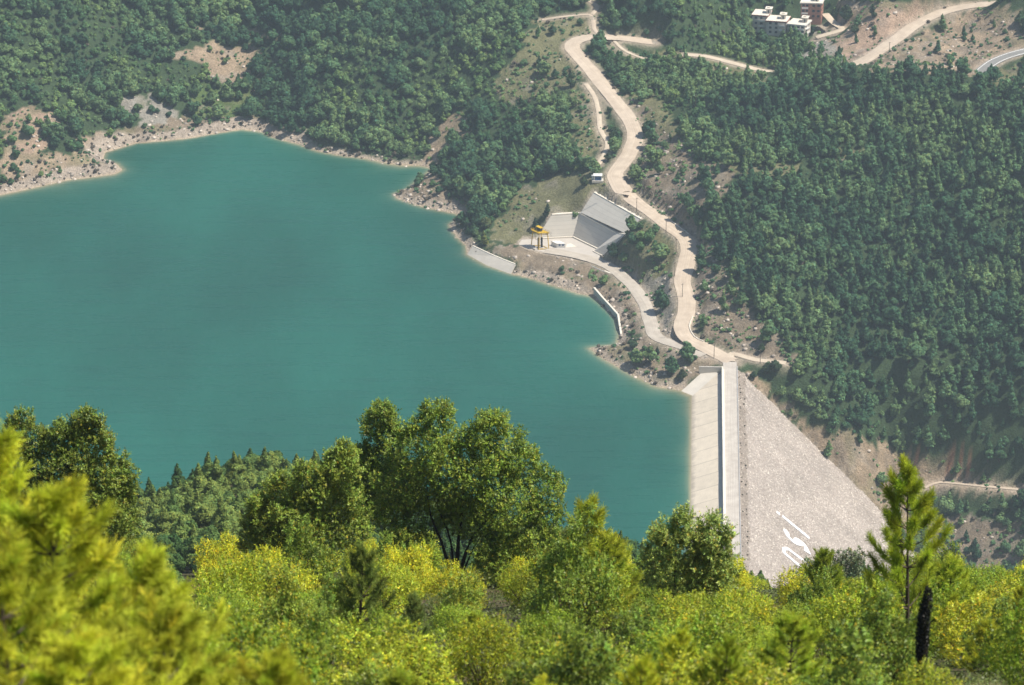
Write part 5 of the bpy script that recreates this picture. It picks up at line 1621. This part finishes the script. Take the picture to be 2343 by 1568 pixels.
# dark weeds in two rows on the shoulder of the dam
wd_ = []
xw, yw, zw, sw_ = [], [], [], []
u = -8.0
while u > UN:
    for v0 in (1.0, 3.6):
        if random.random() < .62:
            v_ = V_ROADR + v0 + random.uniform(-.4, .4); q = DP(u + random.uniform(-1.5, 1.5), v_, dn_z(v_)); xw.append(q[0]); yw.append(q[1]); zw.append(q[2] + .1); sw_.append(random.uniform(.16, .48))
    u -= 3.4
Dw = dict(x=np.array(xw), y=np.array(yw), z=np.array(zw), s=np.array(sw_), v=rg.integers(0, 4, len(xw)), c=np.tile(np.array((.07, .07, .05)), (len(xw), 1)))
weeds = link('weeds', np_mesh('weeds', *bake(Dw, range(len(xw)), SHRV, rg)), M['farleaf'])
tag(weeds, 'small dark weeds dotted along the shoulder of the dam crest', kind='stuff')

# ================================================================== NEAR VEGETATION
def bush_mesh(seed, rad=1.3, hgt=2.0, nl=9, nleaf=7000, size=.085, hue=.05, aspect=.5, spiky=0):
    rg = np.random.default_rng(seed); lobes = [(0, 0, hgt * .45, rad * .7, rad * .7, hgt * .42)]
    for k in range(nl):
        a = 2.4 * k + rg.normal() * .3; r = rad * (.25 + .55 * rg.random()); rr = rad * ((.22 if nl < 12 else .15) + .17 * rg.random())
        zz = hgt * (.25 + .62 * rg.random()) * (1.1 - .35 * r / rad)
        lobes.append((r * math.cos(a), r * math.sin(a), zz, rr, rr, rr * (.8 + .5 * rg.random())))
    for k in range(spiky):
        a = rg.random() * 6.28; r = rad * .6 * rg.random(); lobes.append((r * math.cos(a), r * math.sin(a), hgt * (.85 + .2 * rg.random()), rad * .10, rad * .10, hgt * .2))
    p1 = leaves(lobes, int(nleaf * .55), size, rg, .8, .45, aspect, .30, floor=.02, hue=hue, up=.3)
    p2 = shoots(lobes, int(nleaf * .42 / 13), 13, .16 * rad, size * 1.2, rg, aspect, .45, .1)
    V, F, c = merge([p1, p2])
    return V, F, c, lobes
def stems_mb(lobes, seed, r0=.05):
    rg = random.Random(seed); mb = MB()
    for i, l in enumerate(lobes[:12]):
        b0 = np.array([rg.uniform(-.12, .12), rg.uniform(-.12, .12), -.3]); e = np.array(l[:3]); mid = (b0 + e) / 2 + np.array([e[0] * -.15, e[1] * -.15, .0])
        mb.tube([b0, mid, e], [r0, r0 * .7, r0 * .3], 5)
    return mb
NEARK = {}
def reg_kind(name, variants, mat, stem_mat): NEARK[name] = (variants, mat, stem_mat)
def mk_bush_kind(n_, seeds, mat='leaf', r0=.05, **kw):
    out = []
    for s in seeds:
        V, F, c, lob = bush_mesh(s, **kw)
        out.append((crown_obj('foliage', V, F, c, M[mat]), mbmesh(stems_mb(lob, s, r0), 'stem', M['bark'])))
    NEARK[n_] = out
mk_bush_kind('maquis', range(100, 107), rad=1.5, hgt=2.2, nl=26, nleaf=19000, size=.064, hue=.03, aspect=.45)
mk_bush_kind('laurel', range(110, 114), rad=1.3, hgt=2.5, nl=20, nleaf=13000, size=.08, hue=.02, aspect=.42, spiky=6)
mk_bush_kind('broom', range(120, 123), rad=1.0, hgt=1.3, nl=7, nleaf=6000, size=.05, hue=.05, aspect=.25)

def pine_mesh(seed, hgt=4.0, rad=1.4, whorls=9, per=5, tufts=5, nn_=46, nl_=.15, wdt=.008, top_bare=0):
    """young pine: whorls of up-curved branches ending in brushes of needles"""
    rg = np.random.default_rng(seed); mb = MB()
    lean = rg.normal(size=2) * .05
    tp_ = lambda t: np.array([lean[0] * hgt * t, lean[1] * hgt * t, hgt * t])
    mb.tube([tp_(t) - np.array([0, 0, .4 if t == 0 else 0]) for t in (0, .25, .5, .75, 1)], [.055 * hgt / 4 * 1.4, .05 * hgt / 4 * 1.2, .035, .02, .008], 7)
    P0, D0_, Ln = [], [], []
    for w_ in range(whorls):
        t = .18 + .8 * (w_ / (whorls - 1)) ** .9
        L_ = rad * (1.06 - t) ** .75 * (.8 + .35 * rg.random()); a0 = rg.random() * 6.28
        for k in range(per if t < .93 else 3):
            if rg.random() < .12: continue
            a = a0 + 6.283 * k / per + rg.normal() * .2; l_ = L_ * (.75 + .4 * rg.random())
            hd = np.array([math.cos(a), math.sin(a), 0]); b0 = tp_(t)
            pts = [b0, b0 + hd * l_ * .45 + np.array([0, 0, l_ * .18]), b0 + hd * l_ * .8 + np.array([0, 0, l_ * .45]), b0 + hd * l_ + np.array([0, 0, l_ * .72])]
            mb.tube(pts, [.020 * (1.2 - t) + .006, .014 * (1.2 - t) + .004, .008, .004], 4, cap=False)
            for q in range(tufts):
                s_ = .48 + .52 * (q + 1) / tufts
                if s_ < .8: p = pts[1] + (pts[2] - pts[1]) * ((s_ - .45) / .35)
                else: p = pts[2] + (pts[3] - pts[2]) * ((s_ - .8) / .2)
                dirn = unit(pts[3] - pts[1] + rg.normal(size=3) * .15 * l_)
                if q < tufts - 1:
                    sd_ = np.cross(dirn, (0, 0, 1)) * rg.choice([-1, 1]); dirn = unit(dirn + .8 * sd_ + np.array([0, 0, .3])); p = p + dirn * .10 * l_ * rg.random()
                P0.append(p); D0_.append(dirn); Ln.append(nl_ * (.8 + .4 * rg.random()))
    for k in range(4): P0.append(tp_(1 - .02 * k)); D0_.append(np.array([0, 0, 1.0])); Ln.append(nl_ * 1.1)
    P0, D0_, Ln = np.array(P0), np.array(D0_), np.array(Ln)
    m = len(P0); P_ = np.repeat(P0, nn_, 0); Dd = np.repeat(D0_, nn_, 0); l_ = np.repeat(Ln, nn_)[:, None]
    back = rg.random((m * nn_, 1)) * .22
    P_ = P_ - Dd * back
    nd = unit(Dd + rg.normal(size=P_.shape) * .48)
    sd_ = unit(np.cross(nd, rg.normal(size=P_.shape))) * wdt
    E = P_ + nd * l_
    V = np.stack([P_ - sd_ * .6, P_ + sd_ * .6, E + sd_ * .5, E - sd_ * .5], 1).reshape(-1, 3)
    F = np.arange(len(V)).reshape(-1, 4)
    tuftc = np.repeat(1 + .18 * rg.normal(size=m), nn_)
    c = np.clip(tuftc * (1 + .22 * rg.normal(size=m * nn_)), .4, 1.9)[:, None] * np.ones((1, 3))
    h = np.repeat(rg.normal(size=m) * .08, nn_); c[:, 0] *= 1 + h
    return V, F, c, mb
def mk_pine_kind(n_, seeds, **kw):
    out = []
    for s in seeds:
        V, F, c, mb = pine_mesh(s, **kw)
        out.append((crown_obj('needles', V, F, c, M['needle']), mbmesh(mb, 'trunk', M['bark'])))
    NEARK[n_] = out
mk_pine_kind('pine', range(130, 134), hgt=4.0, rad=1.55, whorls=11, per=6, tufts=8, nn_=60, nl_=.14, wdt=.006)
mk_pine_kind('youngpine', range(140, 143), hgt=2.0, rad=.95, whorls=8, per=5, tufts=6, nn_=44, nl_=.13, wdt=.007)

mk_pine_kind('openpine', [160], hgt=4.0, rad=1.45, whorls=9, per=5, tufts=5, nn_=110, nl_=.20, wdt=.007)

def dry_mesh(seed, rad=.8, hgt=1.2):
    """leafless twiggy shrub"""
    rg = np.random.default_rng(seed); V = []; n_ = 1400
    for k in range(26):
        pass
    d = unit(rg.normal(size=(n_, 3)) * np.array([1, 1, .8]) + np.array([0, 0, .7])); r0 = rg.random((n_, 1)) ** .6
    b0 = d * r0 * np.array([rad, rad, hgt]) * .8; e = b0 + unit(d + .6 * rg.normal(size=d.shape)) * .28 * (rad)
    sd_ = unit(np.cross(e - b0, rg.normal(size=d.shape))) * .006
    V = np.stack([b0 - sd_, b0 + sd_, e + sd_ * .5, e - sd_ * .5], 1).reshape(-1, 3); V[:, 2] = np.maximum(V[:, 2], 0)
    F = np.arange(len(V)).reshape(-1, 4)
    c = np.clip(1 + .3 * rg.normal(size=len(F)), .4, 1.8)[:, None] * np.ones((1, 3))
    mb = MB()
    for k in range(14):
        a = rg.random() * 6.28; q = np.array([math.cos(a) * rad * .7 * rg.random(), math.sin(a) * rad * .7 * rg.random(), hgt * .75])
        mb.tube([(0, 0, -.2), q * .5 + np.array([0, 0, .05]), q], [.02, .012, .005], 4, cap=False)
    return V, F, c, mb
out = []
for s in (150, 151):
    V, F, c, mb = dry_mesh(s); out.append((crown_obj('twigs', V, F, c, M['needle']), mbmesh(mb, 'stem', M['bark'])))
NEARK['dry'] = out

COLS = dict(openpine=[(.3, .33, .035)], maquis=[(.155, .205, .026), (.20, .235, .028), (.125, .175, .028), (.24, .26, .035)], laurel=[(.19, .27, .035), (.24, .31, .04)], broom=[(.28, .32, .08), (.22, .27, .08)],
            pine=[(.36, .37, .035), (.42, .40, .035), (.30, .33, .035)], youngpine=[(.34, .42, .04), (.44, .48, .04)], dry=[(.34, .29, .23)])
NAMES = dict(openpine='pine_tree', maquis='bush', laurel='laurel_bush', broom='broom_bush', pine='pine_tree', youngpine='young_pine', dry='dry_shrub')
CATS = dict(openpine='tree', maquis='bush', laurel='bush', broom='bush', pine='tree', youngpine='tree', dry='shrub')
NCOUNT = [0]
def near_plant(kind, x, y, s, label, group=None, c=None, sz=None, v=None, dz=0.0, rz=None, zabs=None):
    va = NEARK[kind]; v = random.randrange(len(va)) if v is None else v
    o = bpy.data.objects.new(NAMES[kind], None); C.objects.link(o); o.empty_display_size = .3
    zz = float(height(x, y)) if zabs is None else zabs
    o.location = (x, y, zz + dz); o.scale = (s, s, sz or s); o.rotation_euler = (0, 0, random.uniform(0, 6.28) if rz is None else rz)
    tag(o, label, CATS[kind], group)
    c = c or random.choice(COLS[kind]); j = random.uniform(.82, 1.18)
    for me in va[v]:
        k = bpy.data.objects.new(me.name.split('.')[0], me); C.objects.link(k); k.parent = o; k.color = (c[0] * j, c[1] * j, c[2] * j, 1)
    NCOUNT[0] += 1
    return o
def xy_px(px, y):
    """x in metres for picture column px at distance y on the near slope"""
    z = CAM_H - np.interp(y, NY, ndrop) if y < 260 else CAM_H - y * .55
    dep = y * CP + (CAM_H - z) * SP
    return (px - CX) / FOC * dep
def by_top(px, y, top, h0):
    """scale so that a plant of height h0 rooted at distance y reaches picture row top"""
    x = xy_px(px, y); z = float(height(x, y)); zt = at_y(px, top, y)[2]
    return x, max(.2, (zt - z) / h0)

# -- named plants that shape the skyline
def crown_tree(name, label, base, lobes, nleaf, size, c, stems, cat='tree', seed=1, hue=.02, trunk_r=.10):
    rg = np.random.default_rng(seed)
    p1 = leaves(lobes, int(nleaf * .5), size * 1.1, rg, .75, .95, .45, .30, hue=hue, up=.3)
    p2 = shoots(lobes, int(nleaf * .5 / 14), 14, .27, size * 1.35, rg, .45, .7)
    V, F, cc = merge([p1, p2])
    o = empty(name, base); tag(o, label, cat)
    me = crown_obj('crown', V, F, cc, M['leaf']); k = link('crown', me, None, o); k.color = (*c, 1)
    mb = MB()
    for pts, r in stems:
        q = catmull([np.array(p, float) for p in pts], .5); n_ = len(q)
        mb.tube(q, [r * (1 - .8 * i / (n_ - 1)) for i in range(n_)], 6)
    mb.build('trunk', M['dark_bark'], o)
    return o
def lobes_from_px(items, y, base, dyj, rg):
    """items: (px, py, radius_px, depth offset m)"""
    out = []
    for px, py, r, dd in items:
        q = at_y(px, py, y + dd); dep = project(*q)[2]; R_ = r * dep / FOC
        out.append((q[0] - base[0], q[1] - base[1], q[2] - base[2], R_, R_ * 1.0, R_ * .92))
    return out
def oak(label, px, basepy, y, items, nleaf, c, stems_px, size=.095, seed=3, name='oak_tree', shr=.86):
    b0 = at_y(px, basepy, y); b0[2] = min(b0[2], float(height(b0[0], y)) + .2)
    rg = np.random.default_rng(seed)
    extra = []
    for (ax, ay, ar, ad) in items:
        for k in range(5):
            an = rg.random() * 6.28; extra.append((ax + ar * .95 * math.cos(an), ay + ar * .85 * math.sin(an) - ar * .1, ar * (.22 + .2 * rg.random()), ad + rg.normal() * .5))
    lob = lobes_from_px([(a_, b__ + 15, c_ * shr, d_) for a_, b__, c_, d_ in items + extra], y, b0, 0, rg)
    for (ax, ay, ar, ad) in items:
        for k in range(7):
            an = rg.uniform(-2.6, -.5); q = at_y(ax + ar * .9 * math.cos(an), ay + 10 + ar * .9 * math.sin(an), y + ad + rg.normal() * .4) - b0
            m_ = project(b0[0], b0[1], b0[2])[2] / FOC; r_ = rg.uniform(6, 11) * m_
            lob.append((q[0], q[1], q[2], r_, r_, r_ * rg.uniform(1.6, 2.6)))
    st = []
    for (pts, r) in stems_px:
        q = [np.array([0, 0, -.6])] + [at_y(a, b_, y + d_) - b0 for a, b_, d_ in pts]
        st.append((q, r))
    return crown_tree(name, label, b0, lob, nleaf, size, c, st, seed=seed)
YO = 150
oak('big dark oak with several dark stems rising above the near scrub in the middle', 1040, 1292, YO,
    [(985, 975, 45, .5), (970, 1030, 75, 0), (1130, 1010, 70, .3), (1185, 1065, 52, .4), (1060, 1070, 90, .2), (1225, 1115, 58, 0), (1160, 1130, 85, -.5), (930, 1100, 70, .4), (1090, 1170, 70, .5), (1240, 1180, 52, .2), (1000, 1110, 60, .6), (1130, 985, 40, .3), (1010, 950, 28, .2), (1200, 1230, 62, -.2), (1130, 1245, 42, -.6), (1050, 1170, 50, 1.6), (960, 1190, 50, 1.0), (1100, 1100, 80, 1.0), (1230, 1275, 55, -1.0), (1125, 1290, 42, -1.2), (900, 1260, 45, -1.0), (940, 1290, 40, -1.5), (1250, 1240, 45, 0), (1160, 1260, 55, -.6), (1020, 1100, 70, 1.2), (900, 1180, 45, 1.0)],
    150000, (.225, .315, .045), [([(1010, 1240, 0), (985, 1180, .2), (975, 1100, .2)], .11), ([(1050, 1220, 0), (1060, 1130, 0), (1050, 1020, 0)], .13), ([(1075, 1240, 0), (1130, 1170, .2), (1190, 1090, .3)], .12), ([(1030, 1235, .3), (1000, 1150, .3), (1010, 1060, .3)], .07), ([(1085, 1250, -.3), (1120, 1200, -.4), (1160, 1160, -.5)], .06)], seed=3)
oak('slimmer oak with a forked dark trunk just left of the biggest oak', 890, 1245, YO + 4,
    [(868, 965, 34, 0), (880, 1010, 48, 0), (860, 1065, 62, 0), (900, 1105, 55, .6), (820, 1090, 55, .2), (850, 1150, 48, -.4), (790, 1060, 40, .5), (885, 950, 18, 0)],
    62000, (.20, .285, .045), [([(880, 1190, 0), (890, 1120, 0), (880, 1030, 0)], .09), ([(905, 1200, .2), (910, 1140, .2), (900, 1080, .2)], .06)], seed=4)
oak('spreading oak thicket at the left foot of the two oaks', 680, 1250, YO - 4,
    [(770, 1075, 46, 0), (720, 1110, 56, 0), (655, 1135, 52, .3), (690, 1170, 60, -.3), (610, 1180, 50, 0), (760, 1160, 58, .2), (630, 1220, 48, -.3), (790, 1045, 26, .2), (720, 1225, 50, -.5), (580, 1215, 36, 0), (800, 1200, 45, 0)],
    75000, (.25, .33, .05), [([(690, 1190, 0), (700, 1130, 0)], .08), ([(640, 1215, 0), (630, 1160, 0)], .06)], seed=5)
oak('dark oak filling the left side beside the bright pine', 190, 1250, 140,
    [(60, 1000, 55, .5), (130, 1020, 50, .2), (200, 985, 42, 0), (205, 1040, 62, 0), (110, 1070, 70, 0), (250, 1080, 52, .3), (160, 1130, 80, -.4), (270, 1150, 50, 0), (230, 1190, 60, -.3), (20, 1050, 60, .5), (60, 1130, 70, .2), (285, 1195, 34, 0), (200, 965, 20, 0), (275, 1110, 32, .3), (150, 1210, 60, 0)],
    110000, (.20, .27, .045), [([(190, 1180, 0), (180, 1110, 0)], .1), ([(230, 1170, 0), (240, 1090, 0)], .08)], seed=6)
oak('strawberry tree at the foot of the concrete dam face', 1545, 1290, 118,
    [(1560, 1200, 30, 0), (1535, 1225, 36, .2), (1590, 1235, 34, 0), (1510, 1260, 38, 0), (1560, 1270, 44, -.2), (1610, 1270, 36, 0), (1500, 1225, 18, 0), (1490, 1300, 40, 0), (1600, 1320, 45, 0), (1545, 1335, 62, 0)],
    24000, (.30, .385, .085), [([(1545, 1250, 0), (1550, 1210, 0)], .05)], seed=7, name='strawberry_tree', size=.085, shr=.62)
oak('strawberry tree in front of the near end of the dam crest', 1635, 1310, 118,
    [(1625, 1205, 26, 0), (1635, 1240, 32, .2), (1655, 1225, 16, 0), (1610, 1250, 26, 0), (1645, 1270, 34, 0), (1620, 1290, 36, 0), (1650, 1320, 42, 0), (1630, 1345, 60, 0)],
    17000, (.30, .385, .085), [([(1635, 1270, 0), (1630, 1220, 0)], .05)], seed=8, name='strawberry_tree', size=.085, shr=.62)
oak('grey-green olive clump left of the tall pine below the dam', 1850, 1330, 260,
    [(1845, 1305, 18, 0), (1878, 1298, 20, 0), (1915, 1285, 20, .4), (1955, 1285, 22, 0), (1895, 1318, 26, 0), (1945, 1318, 26, 0), (1820, 1322, 15, 0)],
    14000, (.20, .25, .13), [([(1850, 1310, 0), (1860, 1290, 0)], .05)], seed=9, name='olive_tree', size=.13)

# -- scatter of scrub, nearest ring to the edge of the slope
def zone_near(px, py):
    if px < 560: return 'below the dark oak on the left'
    if px < 880: return 'below the oak thicket'
    if px < 1300: return 'in front of the big oak'
    if px < 1700: return 'below the dam crest'
    if px < 2000: return 'between the dam letters and the tall pine'
    return 'around the foot of the tall pine'
rgn = np.random.default_rng(23)
rows = []
yv = 58.0
while yv < 215:
    sp_ = 2.5 + .012 * yv
    half = (yv * 1.12) * (PW / 2 + 90) / FOC
    x_ = -half + rgn.random() * sp_
    while x_ < half:
        rows.append((x_ + rgn.normal() * .35, yv + rgn.normal() * .6)); x_ += sp_ * rgn.uniform(.75, 1.3)
    yv += 3.1 + .030 * yv
cnt = 0
taken = []
for (x_, y_) in rows:
    z_g = float(height(x_, y_)); px, py, dep = [float(q) for q in project(x_, y_, z_g)]
    if py - 2.2 * FOC / dep > 1600: continue
    # leave the gap with bare orange soil
    if 375 < px < 500 and y_ > 66 and py - 2.0 * FOC / dep < 1330: continue
    if 1690 < px < 1990 and y_ > 66 and py - 2.2 * FOC / dep < 1288: continue
    if 955 < px < 1130 and y_ > 70 and py - 2.1 * FOC / dep < 1265: continue
    r = rgn.random()
    if px < 620 and y_ < 85: kind = 'youngpine' if r < .35 else 'maquis'
    elif r < .70: kind = 'maquis'
    elif r < .84: kind = 'laurel'
    elif r < .93: kind = 'broom'
    elif r < .975: kind = 'youngpine'
    else: kind = 'dry'
    s = rgn.uniform(.62, 1.2)
    c = None
    if kind == 'maquis':
        t = (fbm(np.array([x_ / 9]), np.array([y_ / 9]), 2)[0] + .5)
        lo = np.array((.24, .34, .028)); hi = np.array((.56, .57, .034)); c = tuple(lo + (hi - lo) * min(1, max(0, t + rgn.normal() * .38)))
    lab = {'maquis': 'bright yellow-green bush' if (c and c[0] > .38) else 'mid green bush', 'laurel': 'darker glossy-leaved bush', 'broom': 'grey-green fine bush', 'youngpine': 'young pine', 'dry': 'dry beige leafless shrub'}[kind]
    dist_ = 'front row' if y_ < 85 else ('middle rows' if y_ < 135 else 'back rows')
    zn = zone_near(px, py)
    near_plant(kind, x_, y_, s, '%s, %s, %s' % (lab, dist_, zn), 'scrub %s, %s, %s' % (zn, dist_, kind), c=c, dz=-.15, sz=s * rgn.uniform(.75, 1.3))
    cnt += 1
print('near scrub', cnt, 'mid', nmid, 'far', len(T['x']), 'shrubs', len(S['x']), 'rest', len(rest))

# -- pines with a place of their own
def pine_at(px, top, y, label, kind='pine', h0=4.0, c=None, sx=1.0, v=None, group=None, foot=None):
    x, s = by_top(px, y, top, h0)
    dz = -.1
    if foot:      # partly hidden tree: keep its natural width
        pass
    o = near_plant(kind, x, y, s * sx, label, group, c, sz=s, v=v, dz=dz)
    return o
pine_at(2078, 1075, 96, 'tall slender pine with open whorls standing before the rockfill slope', 'openpine', c=(.52, .62, .05), sx=.74, v=0)
yel = (.62, .66, .05)
pine_at(15, 972, 44, 'bright yellow-green pine at the left edge, tallest of the near pines', c=yel, sx=.95, v=0)
pine_at(150, 1115, 40, 'bright yellow-green pine in front of the dark left oak', c=yel, sx=1.05, v=2)
pine_at(320, 1250, 42, 'yellow-green pine between the left oak and the soil gap', c=(.52, .58, .05), sx=1.1, v=3)
pine_at(60, 1290, 34, 'out-of-focus yellow pine in the bottom left corner', c=yel, sx=1.2, v=1)
pine_at(430, 1395, 37, 'yellow-green pine at the bottom with a pale dead stick beside it', c=(.56, .60, .05), sx=1.2, v=0)
pine_at(250, 1420, 33, 'yellow pine low at the bottom edge left of the dead stick', c=yel, sx=1.3, v=3)
pine_at(640, 1500, 36, 'yellow pine tip poking in at the bottom left of centre', c=(.60, .64, .05), sx=1.1, v=2)
pine_at(1335, 1160, 112, 'small yellow-green pine right of the big oak against the lake', 'youngpine', 2.0, (.46, .52, .05), .8, 0)
pine_at(1385, 1215, 108, 'lower yellow-green pine beside the one right of the big oak', 'youngpine', 2.0, (.46, .52, .05), .9, 1)
pine_at(1540, 1440, 60, 'yellow pine at the bottom below the near end of the dam', c=(.54, .58, .05), sx=.8, v=1)
pine_at(1460, 1500, 50, 'yellow pine at the bottom edge just right of centre', c=(.56, .60, .05), sx=.9, v=2)
pine_at(1790, 1400, 62, 'fluffy yellow-green pine at the bottom below the dam letters', c=(.44, .54, .05), sx=1.1, v=0)
pine_at(1640, 1450, 58, 'yellow-green pine at the bottom left of the fluffy one', c=(.44, .54, .05), sx=.9, v=3)
pine_at(1895, 1262, 130, 'bushy young pine left of the tall slender pine', 'youngpine', 2.0, (.36, .46, .05), .8, 2)
pine_at(2330, 1330, 100, 'bright yellow pine at the right edge', c=(.54, .56, .05), sx=.7, v=1)
pine_at(1260, 1555, 55, 'yellow pine tip at the bottom edge in the middle', 'youngpine', 2.0, (.55, .6, .05), 1.0, 1)
pine_at(2180, 1290, 108, 'wide low pine right of the tall slender pine', 'youngpine', 2.0, (.42, .50, .05), 1.0, 0)
pine_at(820, 1260, 95, 'thin dull green young pine in front of the left oak', 'youngpine', 2.0, (.22, .29, .06), .7, 2)
pine_at(955, 1355, 88, 'slender grey-green young pine in the scrub below the big oak', 'youngpine', 2.0, (.22, .28, .07), .6, 0)

# -- charred column
y_ = 70; x_ = xy_px(2108, y_)
b0 = at_y(2106, 1530, y_); tpz = at_y(2110, 1372, y_)
o = empty('burnt_tree', b0); tag(o, 'narrow black burnt trunk standing in green scrub below the tall pine', 'dead tree')
mb = MB(); hh = tpz[2] - b0[2]
mb.tube([(0, 0, -.8), (.03, 0, hh * .3), (-.02, 0, hh * .7), (.04, 0, hh)], [.10, .115, .10, .05], 9); mb.build('trunk', M['dark_bark'], o)
V, F, cc = leaves([(0, 0, hh * .5, .15, .15, hh * .52), (.06, 0, hh * .95, .11, .11, hh * .25)], 2600, .07, np.random.default_rng(9), .8, .3, .4, .2)
k = link('charred_bark', crown_obj('charred_bark', V, F, cc, M['leaf']), None, o); k.color = (.012, .014, .008, 1)
# -- dead stick with a pale broken cap
y_ = 42; b0 = at_y(420, 1560, y_)
o = empty('dead_stick', b0); tag(o, 'thin dead stick with a pale broken cap in the bottom left pines', 'dead branch')
m1 = FOC / (y_ * 1.25)
mb = MB(); mb.tube([(0, 0, -1.2), (0, 0, .30), (0, 0, .34)], [.02, .016, .014], 6); mb.build('stem', M['pale_wood'], o)
mb = MB(); mb.tube([(-.14, 0, .36), (-.05, 0, .335), (.05, .0, .34), (.14, 0, .375)], [.012, .028, .032, .01], 6); mb.build('cap', M['white'], o)
mb = MB(); mb.tube([(-.02, 0, .36), (-.05, .02, .62), (-.2, .02, .95)], [.015, .012, .006], 5); mb.build('twig', M['bark'], o)

# near undergrowth that closes the ground between bushes
rg4 = np.random.default_rng(77)
nU = 260000
yy_ = 55 + 165 * rg4.random(nU) ** .9; hx = yy_ * 1.12 * (PW / 2 + 60) / FOC; xx_ = rg4.uniform(-1, 1, nU) * (hx + 15)
zz_ = height(xx_, yy_); px, py, dep = project(xx_, yy_, zz_)
keep_ = ~((px > 360) & (px < 520) & (py > 1200) & (py < 1350) & (rg4.random(nU) < .7)) & (py < 1640)
xx_, yy_, zz_ = xx_[keep_], yy_[keep_], zz_[keep_]; nU = len(xx_)
tall_ = .35 + .9 * sstep(0, 2, np.abs(xx_) - yy_ * 1.12 * (PW / 2 + 60) / FOC)
p = np.stack([xx_, yy_, zz_ + tall_ * rg4.random(nU)], -1)
nm = unit(np.array([0, 0, .6]) + rg4.normal(size=p.shape)); a = unit(np.cross(nm, rg4.normal(size=p.shape))); b_ = np.cross(nm, a); s = .12 * (.6 + .8 * rg4.random((nU, 1)))
V = np.stack([p - a * s / 2, p - b_ * s / 5, p + a * s / 2, p + b_ * s / 5], 1).reshape(-1, 3); F = np.arange(len(V)).reshape(-1, 4)
c = np.array((.10, .13, .03))[None] * (1 + .3 * rg4.normal(size=(nU, 1))).clip(.4, 1.8)
und2 = link('grass', np_mesh('grass', V, F, c), M['leaf']); tag(und2, 'grass and low leafy growth between the near bushes', kind='stuff')

# ================================================================== haze
HAZE = .000085
mb = MB(); mb.hexa([(-1350, -70, -110), (1350, -70, -110), (1350, 3750, -110), (-1350, 3750, -110)], [(-1350, -70, 905), (1350, -70, 905), (1350, 3750, 905), (-1350, 3750, 905)])
m = bpy.data.materials.new('haze'); m.use_nodes = True; t = m.node_tree
t.nodes.remove(t.nodes['Principled BSDF'])
pv = t.nodes.new('ShaderNodeVolumePrincipled'); pv.inputs['Density'].default_value = HAZE; pv.inputs['Color'].default_value = (.74, .90, 1.0, 1); pv.inputs['Anisotropy'].default_value = .2
t.links.new(pv.outputs[0], t.nodes['Material Output'].inputs['Volume'])
hz = mb.build('haze', m); tag(hz, kind='stuff')
